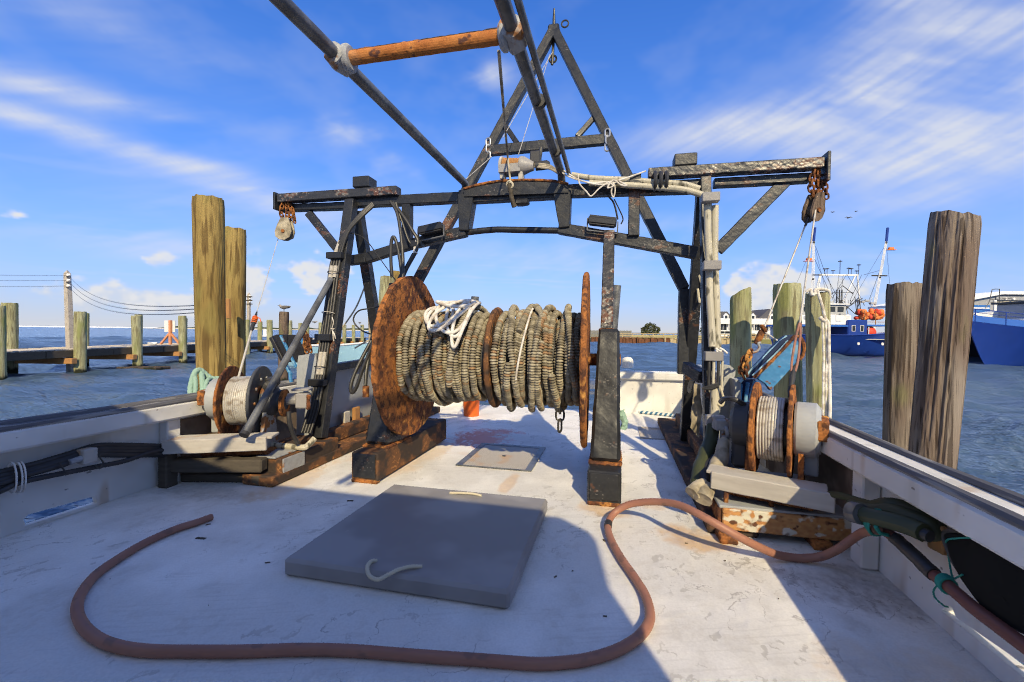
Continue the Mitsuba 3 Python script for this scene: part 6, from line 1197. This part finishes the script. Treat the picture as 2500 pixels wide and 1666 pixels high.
gf = part(k, 'gallows', merge(hbox((xb-xa, .16, .18), (xa+xb)/2, TD+3, zb, .02), *[beam(hb(p_[0], TD+3, zb), hb(p_[1], TD+3.2, p_[2]), .12, .12, (0, 1, 0)) for p_ in ((xa+.1, xa-.5, 4.5), (xa+.2, xa-.1, 4.5), (xb-.3, xb-1.4, 5.), (xb-.1, xb+.4, 4.7))]), 'boat_white')
part(gf, 'ladder', merge(beam(hb(TX(430), TD+2.9, zb), hb(TX(405), TD+2.9, 5.0), .05, .05), beam(hb(TX(472), TD+2.9, zb), hb(TX(450), TD+2.9, 5.0), .05, .05), *[hbox((.42, .04, .04), TX(452)-.22*t, TD+2.9, zb-2.4*t, .005) for t in np.linspace(.05, .95, 8)]), 'boat_grey')
for x_, h_ in ((TX(297), .7), (TX(320), .72), (TX(445), 1.6), (TX(530), .8), (TX(555), .75), (TX(610), .5), (TX(628), 1.2), (TX(378), .5)):
    part(gf, 'antenna', merge(pipe(hb(x_, TD+3, zb), hb(x_, TD+3, zb+h_), .03, 6), hbox((.35, .2, .08), x_, TD+3, zb+h_*.9, .02)), 'dark_steel')
part(gf, 'boom', merge(beam(hb(TX(300), TD+2.6, 5.8), hb(TX(540), TD+2.4, 5.9), .05, .05), beam(hb(TX(330), TD+2.6, 5.6), hb(TX(445), TD+2.5, 6.6), .04, .04), beam(hb(TX(440), TD+2.5, 6.6), hb(TX(540), TD+2.4, 5.7), .08, .06)), 'dark_steel')
for x_ in (TX(367), TX(391), TX(416)): part(k, 'exhaust', pipe(hb(x_, TD+2.2, 4.5), hb(x_, TD+2.2, 6.15), .06, 8), 'dark_steel')
part(k, 'gear_frame', merge(*[beam(hb(34.+r_.uniform(-1, 2.), TD+2, 3.6), hb(34.+r_.uniform(-1, 2.), TD+2+r_.uniform(-.5, .5), 4.9+r_.uniform(0, .6)), .06, .06, (0, 1, 0)) for _ in range(12)]), 'dark_steel')
for i, (p_, q_) in enumerate(((TX(150), TX(240)), (TX(270), TX(345)), (TX(600), TX(480)), (TX(640), TX(690)), (TX(250), TX(400)), (TX(620), TX(780)), (TX(130), TX(330)), (TX(800), TX(660)), (TX(455), TX(310)), (TX(460), TX(600)))):
    part(k, 'stay', tube(np.linspace(hb(p_, TD+2.2, (10.6, 7.7, 7.7, 5.2, 7.7, 7.7, 9.6, 9.0, 7.7, 7.7)[i]), hb(q_, TD+2., (7.7, 4.6, 5.0, 4.4, 4.6, 8.2, 4.8, 5.0, 5.2, 5.0)[i]), 3), .02, 5)[:2], 'dark_steel')
for i in range(12):
    x_ = 32.5+.42*i+r_.normal(0, .1); part(k, 'whip', pipe(hb(x_, TD+2, 4.5), hb(x_+r_.normal(0, .15), TD+2, 4.9+abs(r_.normal(0, .5))), .03, 5), ('dark_steel', 'boat_white', 'boat_grey')[i % 3])
for x_, y_, w_ in ((TX(640), 5.0, .5), (TX(600), 4.9, .35), (TX(560), 5.05, .3), (TX(700), 4.75, .6), (TX(300), 4.8, .4)): part(k, 'deck_light', hbox((w_, .3, .22), x_, TD+2, y_, .03), 'boat_grey')
part(k, 'porthole', merge(*[disc(.14, .05, hb(x_, TD+.02, .62), hf, 14) for x_ in (TX(430), TX(650))]), 'pale_board')
# second blue trawler, its bow at the right edge
BDp = 29.5
k = thing('blue_trawler', 'bow of a second blue trawler at the right border', 'trawler')
hv, hfc = hull_mesh(11.0, 4.6, 1.95, 1.9, .75, 34, flare=.55); Mx = HM@rz(math.pi+.10)
part(k, 'hull', (hv@Mx.T+hb(42.3, BDp+2.4, W0+.35), hfc), 'trawler_blue', smooth=40)
hr_ = hv.reshape(34, 15, 3); 
for sd_ in (0, 14):
    e_ = [hb(42.3, BDp+2.4, W0+.35)+Mx@q for q in hr_[:, sd_]]
    part(k, 'bulwark', (np.vstack([np.array(e_), np.array(e_)+V(0, 0, .42)]), np.array([[i, i+1, i+35] for i in range(33)]+[[i, i+35, i+34] for i in range(33)])), 'trawler_light', smooth=True)
    part(k, 'rail', merge(tube(np.array(e_[10:])+V(0, 0, .85), .03, 6)[:2], tube(np.array(e_[10:])+V(0, 0, .62), .022, 6)[:2], *[pipe(q, q+V(0, 0, .85), .03, 6) for q in e_[12::4]]), 'trawler_blue')
part(k, 'house', hbox((5, 3.2, 1.5), 38.2, BDp+2.2, 2.0, .08), 'boat_white'); part(k, 'wheelhouse', hbox((4.6, 3.0, 1.2), 38.2, BDp+2.2, 3.25, .08), 'boat_grey'); part(k, 'house_roof', hbox((5.0, 3.4, .14), 38.2, BDp+2.2, 3.9, .03), 'dark_steel')
for i in range(3): part(k, 'window', hbox((1.2, .05, .8), 36.6+1.35*i, BDp+.68, 3.3, .02), 'window_dark')
part(k, 'deck_winch', merge(*[lathe([(0, 0), (.32, 0), (.32, .06), (.16, .08), (.16, .34), (.32, .36), (.32, .42), (0, .42)], hb(34.3+.5*i, BDp+1.9, 2.0), hb(35.3+.5*i, BDp+1.9, 2.0), 12) for i in range(2)]), 'bright_steel')
part(k, 'hull_lettering', merge(*[(np.array(t.vertices)[:, [0]]*hr+np.array(t.vertices)[:, [1]]*V(0, 0, 1)-np.array(t.vertices)[:, [2]]*hf+hb(31.2, BDp+.86, 1.35), np.array(t.faces)) for t in [meshkit.text_mesh('USA', .22, .01, True)]]), 'white_print', smooth=False) if False else None
k = thing('white_boat', 'white flybridge boat moored before the grey dock building', 'boat')
part(k, 'bridge_side', prism([(0, 0), (5.2, .25), (5.0, 1.45), (0, 1.05)][::1], 2.2, hb(33.9, 35.2, 2.08), hr, (0, 0, 1)), 'boat_white', smooth=False)
hv, hfc = hull_mesh(11., 3.6, 1.6, .6, .3, 26); part(k, 'hull', (hv@HM.T+hb(32.5, 36.5, W0+.3), hfc), 'wharf_dark', smooth=40)  # hull coloured dark to match the dark wharf underside behind it
part(k, 'cabin', hbox((6.5, 2.4, 1.5), 36.8, 36.6, 1.5, .06), 'boat_white'); part(k, 'cabin_window', hbox((5.0, .06, .5), 36.8, 35.38, 1.8, .02), 'window_dark')
part(k, 'rail', merge(*[tube(trail(p), .025, 6)[:2] for p in ([hb(36.6, 34.6, 3.65), hb(36.9, 34.6, 4.2), hb(37.05, 34.6, 5.0), hb(37.2, 34.6, 5.12), hb(37.6, 34.6, 5.12), hb(37.65, 34.6, 5.0), hb(37.65, 34.6, 3.75)], [hb(37.0, 34.6, 4.3), hb(38.6, 34.6, 4.45)], [hb(37.0, 34.6, 4.1), hb(38.6, 34.6, 4.25)])]), 'dark_steel')
mat('siding', lambda p, n, uv: mix(mix((.52, .49, .40), (.42, .39, .31), noise(p.x*3., p.y*3., 1.)), (.20, .18, .14), smoothstep(.62, .75, fbm(p.x*6, p.y*6, p.z*1.2, 3))*.6), .8, .2); mat('siding_grey', (.30, .31, .33), .8, .2); mat('sign_blue', (.03, .13, .40), .5, .4)
k = thing('dock_building', 'long grey and tan dock building with a white roof edge and a blue sign', 'building'); D0 = 52.
part(k, 'end_wall', prism([(0, 0), (5.3, 0), (5.3, 4.55), (0, 3.5)], .2, hb(50.7, D0+.1, 1.7), hr, (0, 0, 1)), 'siding_grey', smooth=False)
for i in range(70): part(k, 'siding_plank', hbox((.27, .06+.03*(i % 2), 4.15), 56.2+.28*i, D0, 3.6, .01), 'siding')
part(k, 'corner_trim', hbox((.30, .2, 4.2), 55.95, D0-.12, 3.6, .01), 'clapboard')
part(k, 'roof', prism([(-5.6, 5.15), (.4, 6.35), (21, 6.35), (21, 6.0), (.4, 6.0), (-5.6, 4.8)], 12, hb(56., D0+11.4, .35), hr, (0, 0, 1)), 'clapboard', smooth=False); part(k, 'fascia', hbox((20, .1, .5), 66., D0-.18, 5.95, .01), 'siding_grey')
part(k, 'lamp', merge(*[disc(.12, .2, hb(57.+.9*i, D0-.3, 5.85), hf, 12) for i in range(2)]), 'white_print')
sg = part(k, 'sign', hbox((2.5, .1, 3.0), 54.05, D0-.2, 3.6, .02), 'sign_blue')
part(sg, 'band', merge(hbox((2.3, .03, .14), 54.05, D0-.27, 4.75, .005), *[hbox((.16+.1*((i*7) % 3), .03, .16), 54.1+.27*(i % 4), D0-.27, 4.1-.32*(i//4), .005) for i in range(20) if (i*5) % 7]), 'white_print')
part(k, 'dock', hbox((24, 8, .35), 58, D0+2.6, 1.5, .02), 'dark_wood')
for i in range(9): part(k, 'dock_pile', pipe(hb(48.+2.6*i, D0-1.2, -1.5), hb(48.+2.6*i, D0-1.2, 1.6), .2, 10), 'dark_wood')
part(k, 'dock_back', hbox((24, .1, 3.), 58, D0+6, .3, .01), 'dark_wood')
